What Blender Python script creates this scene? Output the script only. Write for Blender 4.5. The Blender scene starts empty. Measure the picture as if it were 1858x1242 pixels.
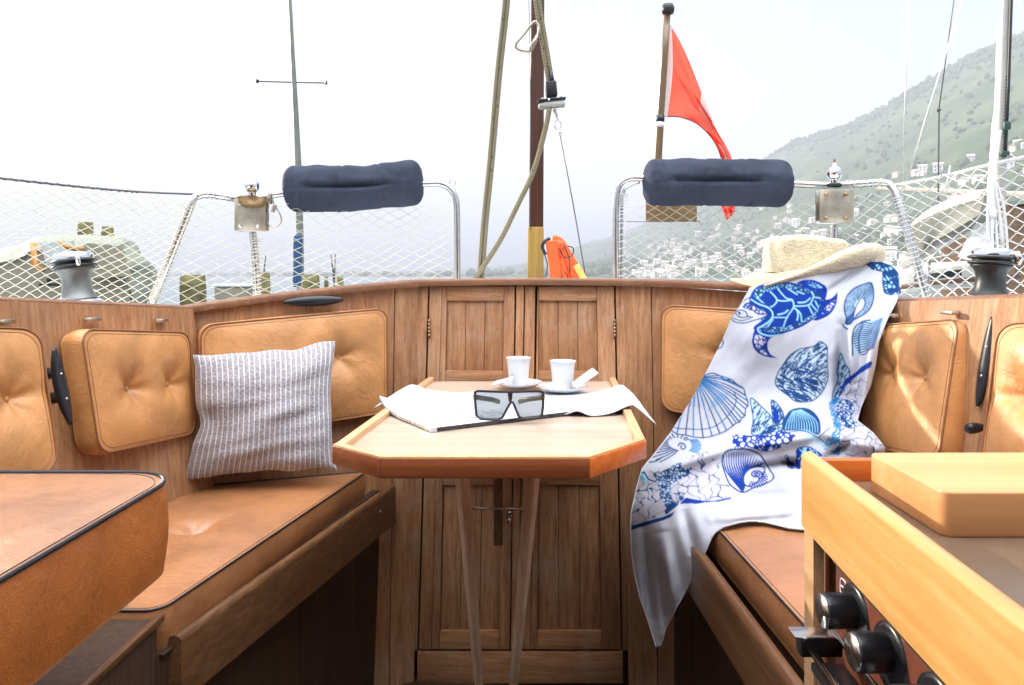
import bpy, bmesh, math, random
import numpy as np
from mathutils import Vector, Matrix, noise
SC = bpy.context.scene
COL = SC.collection
rnd = random.Random(7)
PI = math.pi
# ---------------------------------------------------------------- camera (eye at the origin, level, boat's stern along +Y)
HAZE = .00054
F = 1340.0; CX = 929.0; HY = 500.0           # focal length and horizon row in photo pixels
cam_d = bpy.data.cameras.new('camera'); cam = bpy.data.objects.new('camera', cam_d); COL.objects.link(cam)
cam_d.sensor_width = 36; cam_d.lens = 36*F/1858; cam_d.shift_y = -(621-HY)/1858
cam_d.clip_start = 0.02; cam_d.clip_end = 20000
cam.rotation_euler = (PI/2, 0, 0); SC.camera = cam
# ---------------------------------------------------------------- sky, sun, exposure
VEIL = (.30, .33, .48); VEIL_R = (.08, .38, .50); HIGH = (12.6, 12.2, 11.9)      # before the 0.15 background strength
SUN_EL = math.radians(17.5); SUN_AZ = math.radians(-52)
W = bpy.data.worlds.new('World'); SC.world = W; W.use_nodes = True
nt = W.node_tree; bg = nt.nodes['Background']
sky = nt.nodes.new('ShaderNodeTexSky'); sky.sky_type = 'NISHITA'; sky.sun_disc = False
sky.sun_elevation = SUN_EL; sky.sun_rotation = SUN_AZ; sky.air_density = 1.0; sky.dust_density = 2.2; sky.ozone_density = 1.5
# hazy bright sky: soft even veil towards the stern, brighter high up and overhead behind the viewer
def wn(t, **k):
    x = nt.nodes.new('ShaderNode'+t)
    for a, v in k.items(): setattr(x, a, v)
    return x
tcw = wn('TexCoord'); spw = wn('SeparateXYZ'); nt.links.new(tcw.outputs['Generated'], spw.inputs[0])
veil = wn('MixRGB', blend_type='DARKEN'); veil.inputs[0].default_value = 1; 
vx = wn('MapRange'); vx.interpolation_type = 'SMOOTHSTEP'; vx.inputs[1].default_value = .18; vx.inputs[2].default_value = .60; nt.links.new(spw.outputs[0], vx.inputs[0])
vm = wn('MixRGB'); vm.inputs[1].default_value = VEIL+(1,); vm.inputs[2].default_value = VEIL_R+(1,); nt.links.new(vx.outputs[0], vm.inputs[0]); nt.links.new(vm.outputs[0], veil.inputs[2])
mr = wn('MapRange'); mr.interpolation_type = 'SMOOTHSTEP'; mr.inputs[1].default_value = .62; mr.inputs[2].default_value = -.1; nt.links.new(spw.outputs[1], mr.inputs[0])
mz = wn('MapRange'); mz.interpolation_type = 'SMOOTHSTEP'; mz.inputs[1].default_value = .45; mz.inputs[2].default_value = .92; nt.links.new(spw.outputs[2], mz.inputs[0])
mm = wn('Math', operation='MULTIPLY'); nt.links.new(mr.outputs[0], mm.inputs[0]); nt.links.new(mz.outputs[0], mm.inputs[1])
hi = wn('MixRGB', blend_type='ADD'); hi.inputs[0].default_value = 1; hi.inputs[2].default_value = HIGH+(1,); nt.links.new(sky.outputs[0], hi.inputs[1])
mw = wn('MixRGB'); nt.links.new(mm.outputs[0], mw.inputs[0]); nt.links.new(sky.outputs[0], veil.inputs[1]); nt.links.new(veil.outputs[0], mw.inputs[1]); nt.links.new(hi.outputs[0], mw.inputs[2])
nt.links.new(mw.outputs[0], bg.inputs[0]); bg.inputs[1].default_value = 0.15
sd = bpy.data.lights.new('sun', 'SUN'); sun = bpy.data.objects.new('sun', sd); COL.objects.link(sun)
sd.energy = 5.0; sd.angle = math.radians(0.5); sd.color = (1, .90, .74)
SV = Vector((math.sin(SUN_AZ)*math.cos(SUN_EL), math.cos(SUN_AZ)*math.cos(SUN_EL), math.sin(SUN_EL)))
sun.rotation_mode = 'QUATERNION'; sun.rotation_quaternion = (-SV).to_track_quat('-Z', 'Y')
VS = SC.view_settings; VS.view_transform = 'Standard'; VS.look = 'None'; VS.gamma = 1; VS.exposure = 2.45
SC.cycles.volume_bounces = 0; SC.cycles.max_bounces = 8; SC.cycles.transparent_max_bounces = 12
# ---------------------------------------------------------------- helpers
def P(px, py, d): return Vector(((px-CX)*d/F, d, -(py-HY)*d/F))
def onz(px, py, z): return P(px, py, -z*F/(py-HY))
def lerp(a, b, t): return a+(b-a)*t
def smooth(pts, n=8, closed=False):
    pts = [Vector(p) for p in pts]; m = len(pts); out = []
    for i in range(m if closed else m-1):
        g = (lambda k: pts[k % m]) if closed else (lambda k: pts[min(max(k, 0), m-1)])
        p0, p1, p2, p3 = g(i-1), g(i), g(i+1), g(i+2)
        for k in range(n):
            t = k/n
            out.append(.5*((2*p1)+(p2-p0)*t+(2*p0-5*p1+4*p2-p3)*t*t+(3*p1-p0-3*p2+p3)*t**3))
    if not closed: out.append(pts[-1])
    return out
class MB:
    def __init__(s): s.bm = bmesh.new(); s.uv = None
    def box(s, c, size, rot=None, bev=0, seg=2):
        r = bmesh.ops.create_cube(s.bm, size=1); vs = r['verts']
        for v in vs: v.co = Vector((v.co.x*size[0], v.co.y*size[1], v.co.z*size[2]))
        if bev:
            es = list({e for v in vs for e in v.link_edges})
            r = bmesh.ops.bevel(s.bm, geom=es, offset=bev, segments=seg, profile=.5, affect='EDGES')
            vs = list({v for f in r['faces'] for v in f.verts} | {v for v in vs if v.is_valid})
        M = Matrix.Translation(Vector(c))
        if rot is not None: M = M @ (rot if isinstance(rot, Matrix) else Matrix.Rotation(rot, 4, 'Z'))
        for v in vs: v.co = M @ v.co
        return s
    def hexa(s, q, off, bev=0):
        # quad q (4 points) extruded by vector off
        q = [Vector(p) for p in q]; off = Vector(off)
        vs = [s.bm.verts.new(p) for p in q]+[s.bm.verts.new(p+off) for p in q]; n = len(q)
        fs = [s.bm.faces.new(vs[:n]), s.bm.faces.new(vs[n:][::-1])]
        for i in range(n): fs.append(s.bm.faces.new((vs[i], vs[n+i], vs[n+(i+1) % n], vs[(i+1) % n])))
        bmesh.ops.recalc_face_normals(s.bm, faces=fs)
        if bev:
            es = list({e for f in fs for e in f.edges})
            bmesh.ops.bevel(s.bm, geom=es, offset=bev, segments=2, profile=.5, affect='EDGES')
        return s
    def tube(s, pts, r, seg=8, closed=False, caps=True, flat=1.0, up=None):
        pts = [Vector(p) for p in pts]; n = len(pts)
        rs = r if isinstance(r, (list, tuple)) else [r]*n
        rings = []; ref = None
        for i in range(n):
            a = pts[(i-1) % n] if (closed or i) else pts[0]; b = pts[(i+1) % n] if (closed or i < n-1) else pts[-1]
            t = (b-a).normalized()
            if ref is None:
                ref = Vector(up) if up else (Vector((0, 0, 1)) if abs(t.z) < .9 else Vector((1, 0, 0)))
            ref = (ref-t*ref.dot(t)).normalized(); bn = t.cross(ref)
            rings.append([s.bm.verts.new(pts[i]+(ref*math.cos(2*PI*k/seg)*flat+bn*math.sin(2*PI*k/seg))*rs[i]) for k in range(seg)])
        for i in range(n if closed else n-1):
            A, B = rings[i], rings[(i+1) % n]
            for k in range(seg): s.bm.faces.new((A[k], A[(k+1) % seg], B[(k+1) % seg], B[k]))
        if caps and not closed:
            s.bm.faces.new(rings[0][::-1]); s.bm.faces.new(rings[-1])
        return s
    def lathe(s, prof, o=(0, 0, 0), axis=(0, 0, 1), seg=32):
        o = Vector(o); ax = Vector(axis).normalized(); q = Vector((0, 0, 1)).rotation_difference(ax); rings = []
        for r, z in prof:
            if r < 1e-6: rings.append([s.bm.verts.new(o+q @ Vector((0, 0, z)))])
            else: rings.append([s.bm.verts.new(o+q @ Vector((r*math.cos(2*PI*k/seg), r*math.sin(2*PI*k/seg), z))) for k in range(seg)])
        for A, B in zip(rings, rings[1:]):
            if len(A) == 1 and len(B) == 1: continue
            for k in range(seg):
                k2 = (k+1) % seg
                if len(A) == 1: s.bm.faces.new((A[0], B[k2], B[k]))
                elif len(B) == 1: s.bm.faces.new((A[k], A[k2], B[0]))
                else: s.bm.faces.new((A[k], A[k2], B[k2], B[k]))
        return s
    def grid(s, fn, nu, nv, wrapu=False, uv=True):
        if uv and s.uv is None: s.uv = s.bm.loops.layers.uv.new('UVMap')
        V = [[s.bm.verts.new(fn(i/nu, j/nv)) for j in range(nv+1)] for i in range(nu+(0 if wrapu else 1))]
        for i in range(nu):
            i2 = (i+1) % nu if wrapu else i+1
            for j in range(nv):
                try: f = s.bm.faces.new((V[i][j], V[i2][j], V[i2][j+1], V[i][j+1]))
                except ValueError: continue
                if uv:
                    for l, c in zip(f.loops, ((i, j), (i+1, j), (i+1, j+1), (i, j+1))): l[s.uv].uv = (c[0]/nu, c[1]/nv)
        return s
    def ball(s, c, r, seg=16, scale=(1, 1, 1)):
        m = Matrix.Translation(Vector(c)) @ Matrix.Diagonal((r*scale[0], r*scale[1], r*scale[2], 1))
        bmesh.ops.create_uvsphere(s.bm, u_segments=seg, v_segments=max(6, seg//2), radius=1, matrix=m); return s
def wl(o):
    v = Vector((0, 0, 0))
    while o: v += o.location; o = o.parent
    return v
def tag(o, label=None, cat=None, group=None, kind=None):
    for k, v in (('label', label), ('category', cat), ('group', group), ('kind', kind)):
        if v: o[k] = v
    return o
def thing(name, label, cat, loc, group=None):
    o = bpy.data.objects.new(name, None); COL.objects.link(o); o.location = loc; o.empty_display_size = .1
    return tag(o, label, cat, group)
def mk(name, mb, mat, parent=None, flat=False, ang=40, sub=0, label=None, solid=0):
    me = bpy.data.meshes.new(name); bm = mb.bm
    if flat is not True:
        a = math.radians(ang)
        for f in bm.faces: f.smooth = True
        for e in bm.edges:
            if len(e.link_faces) == 2 and e.calc_face_angle(0) > a: e.smooth = False
    xs = [v.co for v in bm.verts]
    if parent is not None: o0 = wl(parent)
    else:
        o0 = Vector(((min(v.x for v in xs)+max(v.x for v in xs))/2, (min(v.y for v in xs)+max(v.y for v in xs))/2, min(v.z for v in xs)))
    for v in bm.verts: v.co -= o0
    bm.to_mesh(me); bm.free(); me.materials.append(mat)
    o = bpy.data.objects.new(name, me); COL.objects.link(o)
    if parent is not None: o.parent = parent
    else: o.location = o0
    if sub: m = o.modifiers.new('s', 'SUBSURF'); m.levels = m.render_levels = sub
    if solid: m = o.modifiers.new('t', 'SOLIDIFY'); m.thickness = solid; m.offset = 0
    if label: o['label'] = label
    return o
def top(name, mb, mat, label, cat, group=None, kind=None, **k):
    return tag(mk(name, mb, mat, **k), label, cat, group, kind)
# ---------------------------------------------------------------- materials
def S(c):   # srgb 0-255 -> linear
    return tuple(((x/255)/12.92 if x/255 <= .04045 else ((x/255+.055)/1.055)**2.4) for x in c)+(1,)
class NT:
    def __init__(s, name):
        s.m = bpy.data.materials.new(name); s.m.use_nodes = True; s.t = s.m.node_tree
        s.b = s.t.nodes['Principled BSDF']; s.out = s.t.nodes['Material Output']
    def n(s, typ, **k):
        x = s.t.nodes.new('ShaderNode'+typ)
        for a, v in k.items():
            if a in x.bl_rna.properties: setattr(x, a, v)
            else: x.inputs[a].default_value = v
        return x
    def l(s, a, b): s.t.links.new(a, b)
    def coord(s, scale, kind='Object', rot=(0, 0, 0)):
        tc = s.n('TexCoord'); mp = s.n('Mapping'); mp.inputs['Scale'].default_value = scale; mp.inputs['Rotation'].default_value = rot
        s.l(tc.outputs[kind], mp.inputs[0]); return mp.outputs[0]
    def noise(s, vec, sc=1, det=4, rough=.55, dist=0):
        x = s.n('TexNoise'); x.inputs['Scale'].default_value = sc; x.inputs['Detail'].default_value = det
        x.inputs['Roughness'].default_value = rough; x.inputs['Distortion'].default_value = dist; s.l(vec, x.inputs['Vector']); return x.outputs[0]
    def ramp(s, fac, stops):
        r = s.n('ValToRGB'); e = r.color_ramp.elements
        while len(e) < len(stops): e.new(.5)
        for q, (p, c) in zip(e, stops): q.position = p; q.color = c if len(c) == 4 else tuple(c)+(1,)
        s.l(fac, r.inputs[0]); return r.outputs[0]
    def mix(s, fac, a, b, mode='MIX'):
        x = s.n('MixRGB', blend_type=mode)
        for i, v in ((0, fac), (1, a), (2, b)):
            if hasattr(v, 'links') or hasattr(v, 'is_linked'): s.l(v, x.inputs[i])
            else: x.inputs[i].default_value = v
        return x.outputs[0]
    def bump(s, h, st=.3, dist=.002, prev=None):
        b = s.n('Bump'); b.inputs['Strength'].default_value = st; b.inputs['Distance'].default_value = dist
        s.l(h, b.inputs['Height'])
        if prev is not None: s.l(prev, b.inputs['Normal'])
        s.l(b.outputs[0], s.b.inputs['Normal']); return b.outputs[0]
def plain(name, c, rough=.5, metal=0, var=.15, sc=20, bump=.1, bs=200, bd=.0006, coat=0, spec=.5, trans=0, sss=0):
    n = NT(name); v = n.coord((1, 1, 1))
    a = tuple(max(0, x*(1-var)) for x in c[:3])+(1,); b = tuple(min(1, x*(1+var)) for x in c[:3])+(1,)
    n.l(n.ramp(n.noise(v, sc), [(.3, a), (.7, b)]), n.b.inputs['Base Color'])
    rr = n.n('MapRange'); rr.inputs[3].default_value = max(.03, rough*.8); rr.inputs[4].default_value = min(1, rough*1.25)
    n.l(n.noise(v, sc*2.3), rr.inputs[0]); n.l(rr.outputs[0], n.b.inputs['Roughness'])
    n.b.inputs['Metallic'].default_value = metal; n.b.inputs['Coat Weight'].default_value = coat
    n.b.inputs['Specular IOR Level'].default_value = spec
    if bump: n.bump(n.noise(v, bs, 3), bump, bd)
    return n.m
def teak(name, axis, cols, sc=1.0, rough=.55, coat=0, spec=.4, worn=0, bump=.35, pores=.8, gs=1.0):
    n = NT(name); a, b, c = cols; k = {'x': 0, 'y': 1, 'z': 2}[axis]
    s1 = [95*sc*gs]*3; s1[k] = 2.0*sc; s2 = [14*sc]*3; s2[k] = .7*sc; s3 = [420]*3; s3[k] = 11
    g = n.noise(n.coord(s1), 1, 5, .62, .15); big = n.noise(n.coord(s2), 1, 3, .5, .6); pore = n.noise(n.coord(s3), 1, 2)
    col = n.ramp(g, [(.25, a), (.5, b), (.78, c)])
    col = n.mix(n.ramp(big, [(.35, (0, 0, 0)), (.7, (.55, .55, .55))]), col, n.mix(.5, a, b) if 0 else a)
    pr = n.ramp(pore, [(.60, (0, 0, 0)), (.72, (pores,)*3)])
    col = n.mix(pr, col, tuple(x*.5 for x in a[:3])+(1,))
    if worn:
        wn = n.noise(n.coord((3, 3, 3)), 1.4, 5, .65, 1)
        col = n.mix(n.ramp(wn, [(.5, (0, 0, 0)), (.72, (worn,)*3)]), col, (.42, .34, .25, 1))
    n.l(col, n.b.inputs['Base Color'])
    n.l(n.ramp(g, [(0, (rough*1.2,)*3), (1, (rough*.8,)*3)]), n.b.inputs['Roughness'])
    n.b.inputs['Coat Weight'].default_value = coat; n.b.inputs['Coat Roughness'].default_value = .15
    n.b.inputs['Specular IOR Level'].default_value = spec
    n.bump(n.mix(.5, g, pore), bump, .0012); return n.m
def leather(name, c, rough=.38, spec=.5, coat=.1):
    n = NT(name); v = n.coord((1, 1, 1)); d = tuple(x*.72 for x in c[:3])+(1,); e = tuple(min(1, x*1.12) for x in c[:3])+(1,)
    n.l(n.ramp(n.noise(v, 7, 5, .6, .5), [(.3, d), (.55, c), (.75, e)]), n.b.inputs['Base Color'])
    vo = n.n('TexVoronoi', feature='F1'); vo.inputs['Scale'].default_value = 420; n.l(v, vo.inputs['Vector'])
    crs = n.noise(n.coord((9, 22, 14)), 2.2, 6, .62, 1.2)
    b1 = n.bump(crs, .45, .006); n.bump(vo.outputs['Distance'], .4, .0008, b1)
    n.l(n.ramp(n.noise(v, 30, 3), [(.3, (rough*.8,)*3), (.7, (rough*1.3,)*3)]), n.b.inputs['Roughness'])
    n.b.inputs['Specular IOR Level'].default_value = spec; n.b.inputs['Coat Weight'].default_value = coat; n.b.inputs['Coat Roughness'].default_value = .3
    return n.m
T1 = ((.23, .095, .040, 1), (.40, .20, .09, 1), (.58, .34, .17, 1))
M = dict(
    teak_z=teak('weathered_teak_upright', 'z', T1, worn=.4),
    teak_x=teak('weathered_teak_across', 'x', T1, worn=.35),
    teak_y=teak('weathered_teak_lengthwise', 'y', T1, worn=.4),
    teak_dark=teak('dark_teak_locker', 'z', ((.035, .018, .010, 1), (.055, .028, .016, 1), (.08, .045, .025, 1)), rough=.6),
    cap=teak('cap_rail_teak', 'x', ((.14, .06, .03, 1), (.23, .11, .055, 1), (.34, .19, .11, 1)), rough=.4),
    board=teak('seat_board_teak', 'y', ((.085, .036, .016, 1), (.15, .072, .030, 1), (.24, .13, .06, 1)), rough=.35, coat=.3),
    varnish=teak('varnished_mahogany', 'x', ((.15, .038, .014, 1), (.22, .060, .020, 1), (.30, .10, .034, 1)), sc=.8, rough=.35, coat=.35, pores=.25),
    tabletop=teak('table_top_ply', 'x', ((.44, .33, .24, 1), (.52, .42, .33, 1), (.58, .49, .40, 1)), sc=.5, rough=.3, coat=.4, bump=.1, pores=.15),
    rim=teak('table_rim_ash', 'y', ((.50, .29, .14, 1), (.62, .38, .20, 1), (.70, .48, .28, 1)), rough=.4, coat=.2, pores=.3),
    honey=teak('honey_varnished_fiddle', 'y', ((.52, .25, .07, 1), (.62, .35, .12, 1), (.72, .46, .20, 1)), sc=.5, rough=.28, coat=.6, bump=.08, pores=.12),
    orangewood=teak('orange_varnished_wood', 'x', ((.42, .085, .012, 1), (.52, .125, .02, 1), (.60, .19, .035, 1)), sc=.7, rough=.4, coat=.3, pores=.2),
    block=teak('pale_beech_block', 'x', ((.52, .24, .09, 1), (.60, .30, .12, 1), (.68, .38, .18, 1)), sc=.35, rough=.42, coat=.15, bump=.06, pores=.06),
    leather=leather('tan_leather', (.60, .285, .10, 1)), leather_or=leather('orange_brown_leather', (.50, .16, .035, 1), .40, .4, .1), leather_dk=leather('brown_leather', (.38, .165, .066, 1), .36, .5, .6),
    piping=plain('black_piping', (.012, .014, .02, 1), .45), piping_tan=plain('tan_piping', (.25, .10, .035, 1), .5),
    black=plain('black_plastic', (.012, .013, .016, 1), .3, bump=.02), rubber=plain('black_rubber', (.02, .02, .022, 1), .6),
    steel=plain('stainless_steel', (.62, .62, .60, 1), .22, 1, .08, 30, .03), brass=plain('weathered_brass', (.30, .21, .11, 1), .45, .9, .3, 40),
    chrome=plain('chrome', (.80, .81, .82, 1), .08, 1, .03, 8, 0), steel_worn=plain('rust_stained_steel', (.46, .41, .32, 1), .38, 1, .35, 14, .1),
    winch_grey=plain('grey_anodised_metal', (.18, .19, .18, 1), .42, .5, .15, 20, .05), winch_dark=plain('black_anodised_metal', (.035, .04, .04, 1), .4, .4),
    white=plain('white_gelcoat', (.78, .79, .80, 1), .35, 0, .04, 4, .02), porcelain=plain('white_porcelain', (.66, .665, .67, 1), .12, 0, .01, 5, 0, coat=.5),
    paper=plain('white_paper', (.50, .53, .58, 1), .6, 0, .02, 5, .03), rust=plain('rust_brown_enamel', (.13, .035, .018, 1), .35, 0, .25, 30, .1),
    navy=plain('navy_canvas', (.038, .046, .072, 1), .85, 0, .2, 9, .35, 900, .0008, spec=.2), net=plain('cream_net_cord', (.62, .58, .45, 1), .7, 0, .05, 50, .1),
    netw=plain('white_net_cord', (.62, .62, .61, 1), .7, 0, .04, 50, .1), pile=plain('mossy_timber', (.13, .12, .045, 1), .9, 0, .4, 14, .6, 40, .01),
    wire=plain('steel_wire', (.10, .10, .10, 1), .45, .6), counter=plain('grey_brown_laminate', (.15, .10, .065, 1), .32, 0, .1, 6, .05),
)
# ================================================================ cockpit structure
C1 = P(335, 562, 2.02); A0 = P(760, 514, 2.33); B0 = P(1130, 513, 2.28); C2 = P(1622, 549, 2.03)
L0 = P(0, 549, 1.56); R0 = P(1858, 544, 1.49)
L1 = L0+(L0-C1)*1.6; R1 = R0+(R0-C2)*1.6
boat = thing('sailboat_cockpit', 'weathered teak cockpit of the sailing yacht, benches and bulkhead around the table', 'sailboat', (0, 1.4, -1.22))
SOLE = -1.22
def panel(name, a, b, z1, lean=(0, -.09, -1), mat='teak_z', th=.03, da=0, sa=(0, 0, 0)):
    lean = Vector(lean); a = a+Vector(sa); b = b+Vector(sa)
    qa = a+lean*((a.z-z1)); qb = b+lean*((b.z-z1))
    nrm = (b-a).cross(lean).normalized()
    if nrm.y < 0 and abs(nrm.y) > .3: nrm = -nrm
    return mk(name, MB().hexa([a, b, qb, qa], nrm*th), M[mat], boat, flat=True)
# bulkhead planks beside the doors (butt jointed upright planks)
def along(a, b, t): return lerp(a, b, t)
def planks(a, b, z1, cuts, mat, lean, steps=(0, .004)):
    for i, (s, e) in enumerate(zip(cuts, cuts[1:])):
        aa, bb = along(a, b, s+.0015), along(a, b, e-.0015)
        nrm = (b-a).cross(Vector(lean)).normalized()
        if nrm.y < 0: nrm = -nrm
        off = nrm*steps[i % len(steps)]
        panel('bulkhead_plank', aa+off, bb+off, z1, lean, mat)
LN = (0, -.09, -1)
planks(C1, A0, SOLE, [0, .55, .885, 1.0], 'teak_z', LN)
planks(B0, C2, SOLE, [0, .115, .5, 1.0], 'teak_z', LN)
panel('side_panel', L1, C1, -.72, (.12, 0, -1), 'teak_z', -.03)
panel('side_panel', C2, R1, -.72, (-.12, 0, -1), 'teak_z', -.03)
# centre doors: frame, two leaves with stiles, rails and recessed panel
ln = Vector(LN); ctr = lerp(A0, B0, .5)
nD = (B0-A0).cross(ln).normalized(); nD = nD if nD.y > 0 else -nD
def D(px, py):        # photo position carried onto the door plane
    d = P(px, py, 1); t = A0.dot(nD)/d.dot(nD); return d*t
def dquad(name, x0, y0, x1, y1, out, th, mat, parent, bev=.0015, label=None, xb0=None, xb1=None):
    q = [D(x0, y0), D(x1, y0), D(xb1 or x1, y1), D(xb0 or x0, y1)]
    return mk(name, MB().hexa([p-nD*out for p in q], nD*th, bev), M[mat], parent, label=label)
mk('bulkhead_back', MB().hexa([A0+nD*.03-(B0-A0)*.12, B0+nD*.03+(B0-A0)*.12, (B0+nD*.03+(B0-A0)*.15)+ln*1.2, (A0+nD*.03-(B0-A0)*.15)+ln*1.2], nD*.01), M['teak_dark'], boat, flat=True)
dquad('bulkhead_rail', 757, 1182, 1130, 1240, 0, .028, 'teak_x', boat, label='teak rail below the locker doors')
dquad('bulkhead_stile', 760.2, 512, 777, 1180, .001, .028, 'teak_z', boat, xb0=742, xb1=757)
dquad('bulkhead_stile', 1117, 512, 1131, 1180, .001, .028, 'teak_z', boat, xb0=1130, xb1=1146)
def door(x0, x1, xb0, xb1, px0, px1, pxb0, pxb1):
    d = dquad('locker_door', x0, 519, x0+22 if x0 < 900 else x0+18, 1178, 0, .026, 'teak_z', boat, xb0=xb0, xb1=xb0+22)
    bt = lambda xt, xb, y: xt+(xb-xt)*(y-519)/659
    # left/right stile, top/bottom/lock rails, panel
    l1, r1 = px0, px1
    mk('door_stile', MB().hexa([p for p in [D(x0+22.5, 519), D(l1, 519), D(pxb0, 1178), D(xb0+22.5, 1178)]], nD*.026, .0015), M['teak_z'], d)
    mk('door_stile', MB().hexa([p for p in [D(r1, 519), D(x1, 519), D(xb1, 1178), D(pxb1, 1178)]], nD*.026, .0015), M['teak_z'], d)
    for ya, yb in ((519, 545), (672, 700), (845, 880), (1144, 1178)):
        a, b = bt(l1, pxb0, ya)+.5, bt(r1, pxb1, ya)-.5; c, e = bt(l1, pxb0, yb)+.5, bt(r1, pxb1, yb)-.5
        mk('door_rail', MB().hexa([D(a, ya), D(b, ya), D(e, yb), D(c, yb)], nD*.026, .0015), M['teak_x'], d)
    for ya, yb in ((545, 672), (700, 845), (880, 1144)):
        n = 3
        mb = MB()
        for k in range(n):
            f0, f1 = k/n+.004, (k+1)/n-.004
            g = lambda f, y: D(bt(l1, pxb0, y)*(1-f)+bt(r1, pxb1, y)*f, y)+nD*.009
            mb.hexa([g(f0, ya-3), g(f1, ya-3), g(f1, yb+3), g(f0, yb+3)], nD*.01, .0012)
        mk('door_panel', mb, M['teak_z'], d)
    return d
dl = door(780, 934, 760, 925, 811, 915, 797, 905)
dr = door(953, 1114, 940, 1127, 977, 1083, 975, 1092)
dquad('cover_strip', 937, 518, 951, 1178, .007, .033, 'teak_z', boat, .003, 'narrow raised strip between the two doors', xb0=927, xb1=939)
for dd, hx in ((dl, 779), (dr, 1115)):
    for y0, y1 in ((579, 612),):
        mb = MB(); a, b = D(hx, y0)-nD*.004, D(hx, y1)-nD*.004
        for k in range(5): mb.tube([lerp(a, b, k/5+.01), lerp(a, b, (k+1)/5-.01)], .0042, 10)
        mk('hinge', mb, M['brass'], dd)
# door catch under the table
cp = D(925, 935)-nD*.004
mk('door_catch', MB().box(cp, (.018, .006, .045), bev=.002).tube([cp+Vector((0, -.004, .012)), cp+Vector((0, -.012, .012))], .005).tube([cp+Vector((0, -.004, -.012)), cp+Vector((0, -.008, -.012))], .004), M['steel'], dr)
# cap rail: three butted lengths per side
def caprail(pts, parent=boat):
    mb = MB(); n = len(pts)
    prof = [(-.020, -.009), (-.022, 0), (-.019, .008), (-.010, .0125), (.020, .0135), (.046, .012), (.048, -.009)]
    rings = []
    for i, p in enumerate(pts):
        a = pts[max(0, i-1)]; b = pts[min(n-1, i+1)]
        t = (b-a); t.z = 0; t.normalize(); out = Vector((-t.y, t.x, 0))
        rings.append([mb.bm.verts.new(p+out*u+Vector((0, 0, v))) for u, v in prof])
    for A, B in zip(rings, rings[1:]):
        for k in range(len(prof)): mb.bm.faces.new((A[k], A[(k+1) % len(prof)], B[(k+1) % len(prof)], B[k]))
    mb.bm.faces.new(rings[0]); mb.bm.faces.new(rings[-1][::-1])
    bmesh.ops.recalc_face_normals(mb.bm, faces=mb.bm.faces)
    return mk('cap_rail', mb, M['cap'], parent, ang=35)
gp = .002
def seg(a, b, n=8, bow=0):
    out = [];
    for i in range(n+1):
        t = i/n; p = lerp(a, b, t); p = p+Vector((0, 0, bow*4*t*(1-t))); out.append(p)
    return out
dA = (A0-C1).normalized(); dB = (B0-A0).normalized(); dC = (C2-B0).normalized()
caprail(seg(L1, C1)); caprail(seg(C1+dA*gp, A0+dB*.0-dA*gp, bow=.006)); caprail(seg(A0+dB*gp, B0-dB*gp, bow=.003)); caprail(seg(B0+dC*gp, C2-dC*gp, bow=.012)); caprail(seg(C2, R1))
# side decks outside the coaming (white, with moulded edge)
def deck(pts, outs, name):
    mb = MB()
    V = [[mb.bm.verts.new(p+Vector((o[0]*k, o[1]*k, -.028-.02*k))) for k in (.035, .25, .5, .62)]+[mb.bm.verts.new(p+Vector((o[0]*.66, o[1]*.66, -.25)))] for p, o in zip(pts, outs)]
    for A, B in zip(V, V[1:]):
        for k in range(4): mb.bm.faces.new((A[k], A[k+1], B[k+1], B[k]))
    bmesh.ops.recalc_face_normals(mb.bm, faces=mb.bm.faces)
    return mk(name, mb, M['deckm'], boat, ang=50)
n = NT('white_nonskid_deck'); v = n.coord((1, 1, 1)); vo = n.n('TexBrick', offset=0.0); n.l(v, vo.inputs['Vector'])
vo.inputs['Scale'].default_value = 14; vo.inputs['Mortar Size'].default_value = .012; vo.inputs['Color1'].default_value = (.74, .76, .79, 1); vo.inputs['Color2'].default_value = (.76, .78, .80, 1); vo.inputs['Mortar'].default_value = (.5, .54, .6, 1)
n.l(vo.outputs[0], n.b.inputs['Base Color']); n.b.inputs['Roughness'].default_value = .5; n.bump(n.noise(v, 300), .3, .001); M['deckm'] = n.m
deck([L1, L0, C1, A0, B0, C2, R0, R1], [(-1, 0), (-1, 0), (-.9, .5), (-.25, 1), (.15, 1), (.9, .5), (1, 0), (1, 0)], 'side_deck')
# cockpit sole
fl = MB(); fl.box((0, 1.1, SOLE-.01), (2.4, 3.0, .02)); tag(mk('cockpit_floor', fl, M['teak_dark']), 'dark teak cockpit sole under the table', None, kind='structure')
for sx_ in (-1, 1): mk('hull_side', MB().box((sx_*1.30, .9, -.72), (.03, 3.2, 1.04)), M['teak_dark'], boat, flat=True)
mk('shading_bulkhead', MB().box((0, -.30, -.33), (2.6, .04, 1.74)), M['teak_dark'], boat, flat=True)  # unseen bulkhead behind the viewer, added and raised to block low light
hd = thing('shading_hood', 'navy canvas sprayhood added unseen behind the viewer to shade the footwell', 'shading_hood', (0, 0, .3))  # unseen hood added above the viewer to keep fill light off the footwell
mk('hood_canvas', MB().grid(lambda u, v: Vector((lerp(-1.2, 1.2, u), lerp(-.32, .30, v), .62+.0*v-.30*abs(u*2-1)**3)), 24, 8), M['navy'], hd, solid=.004)
mk('hoop', MB().tube([Vector((lerp(-1.2, 1.2, u/24), .30, .615-.30*abs(u/12-1)**3)) for u in range(25)], .012, 10), M['steel'], hd)
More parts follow.
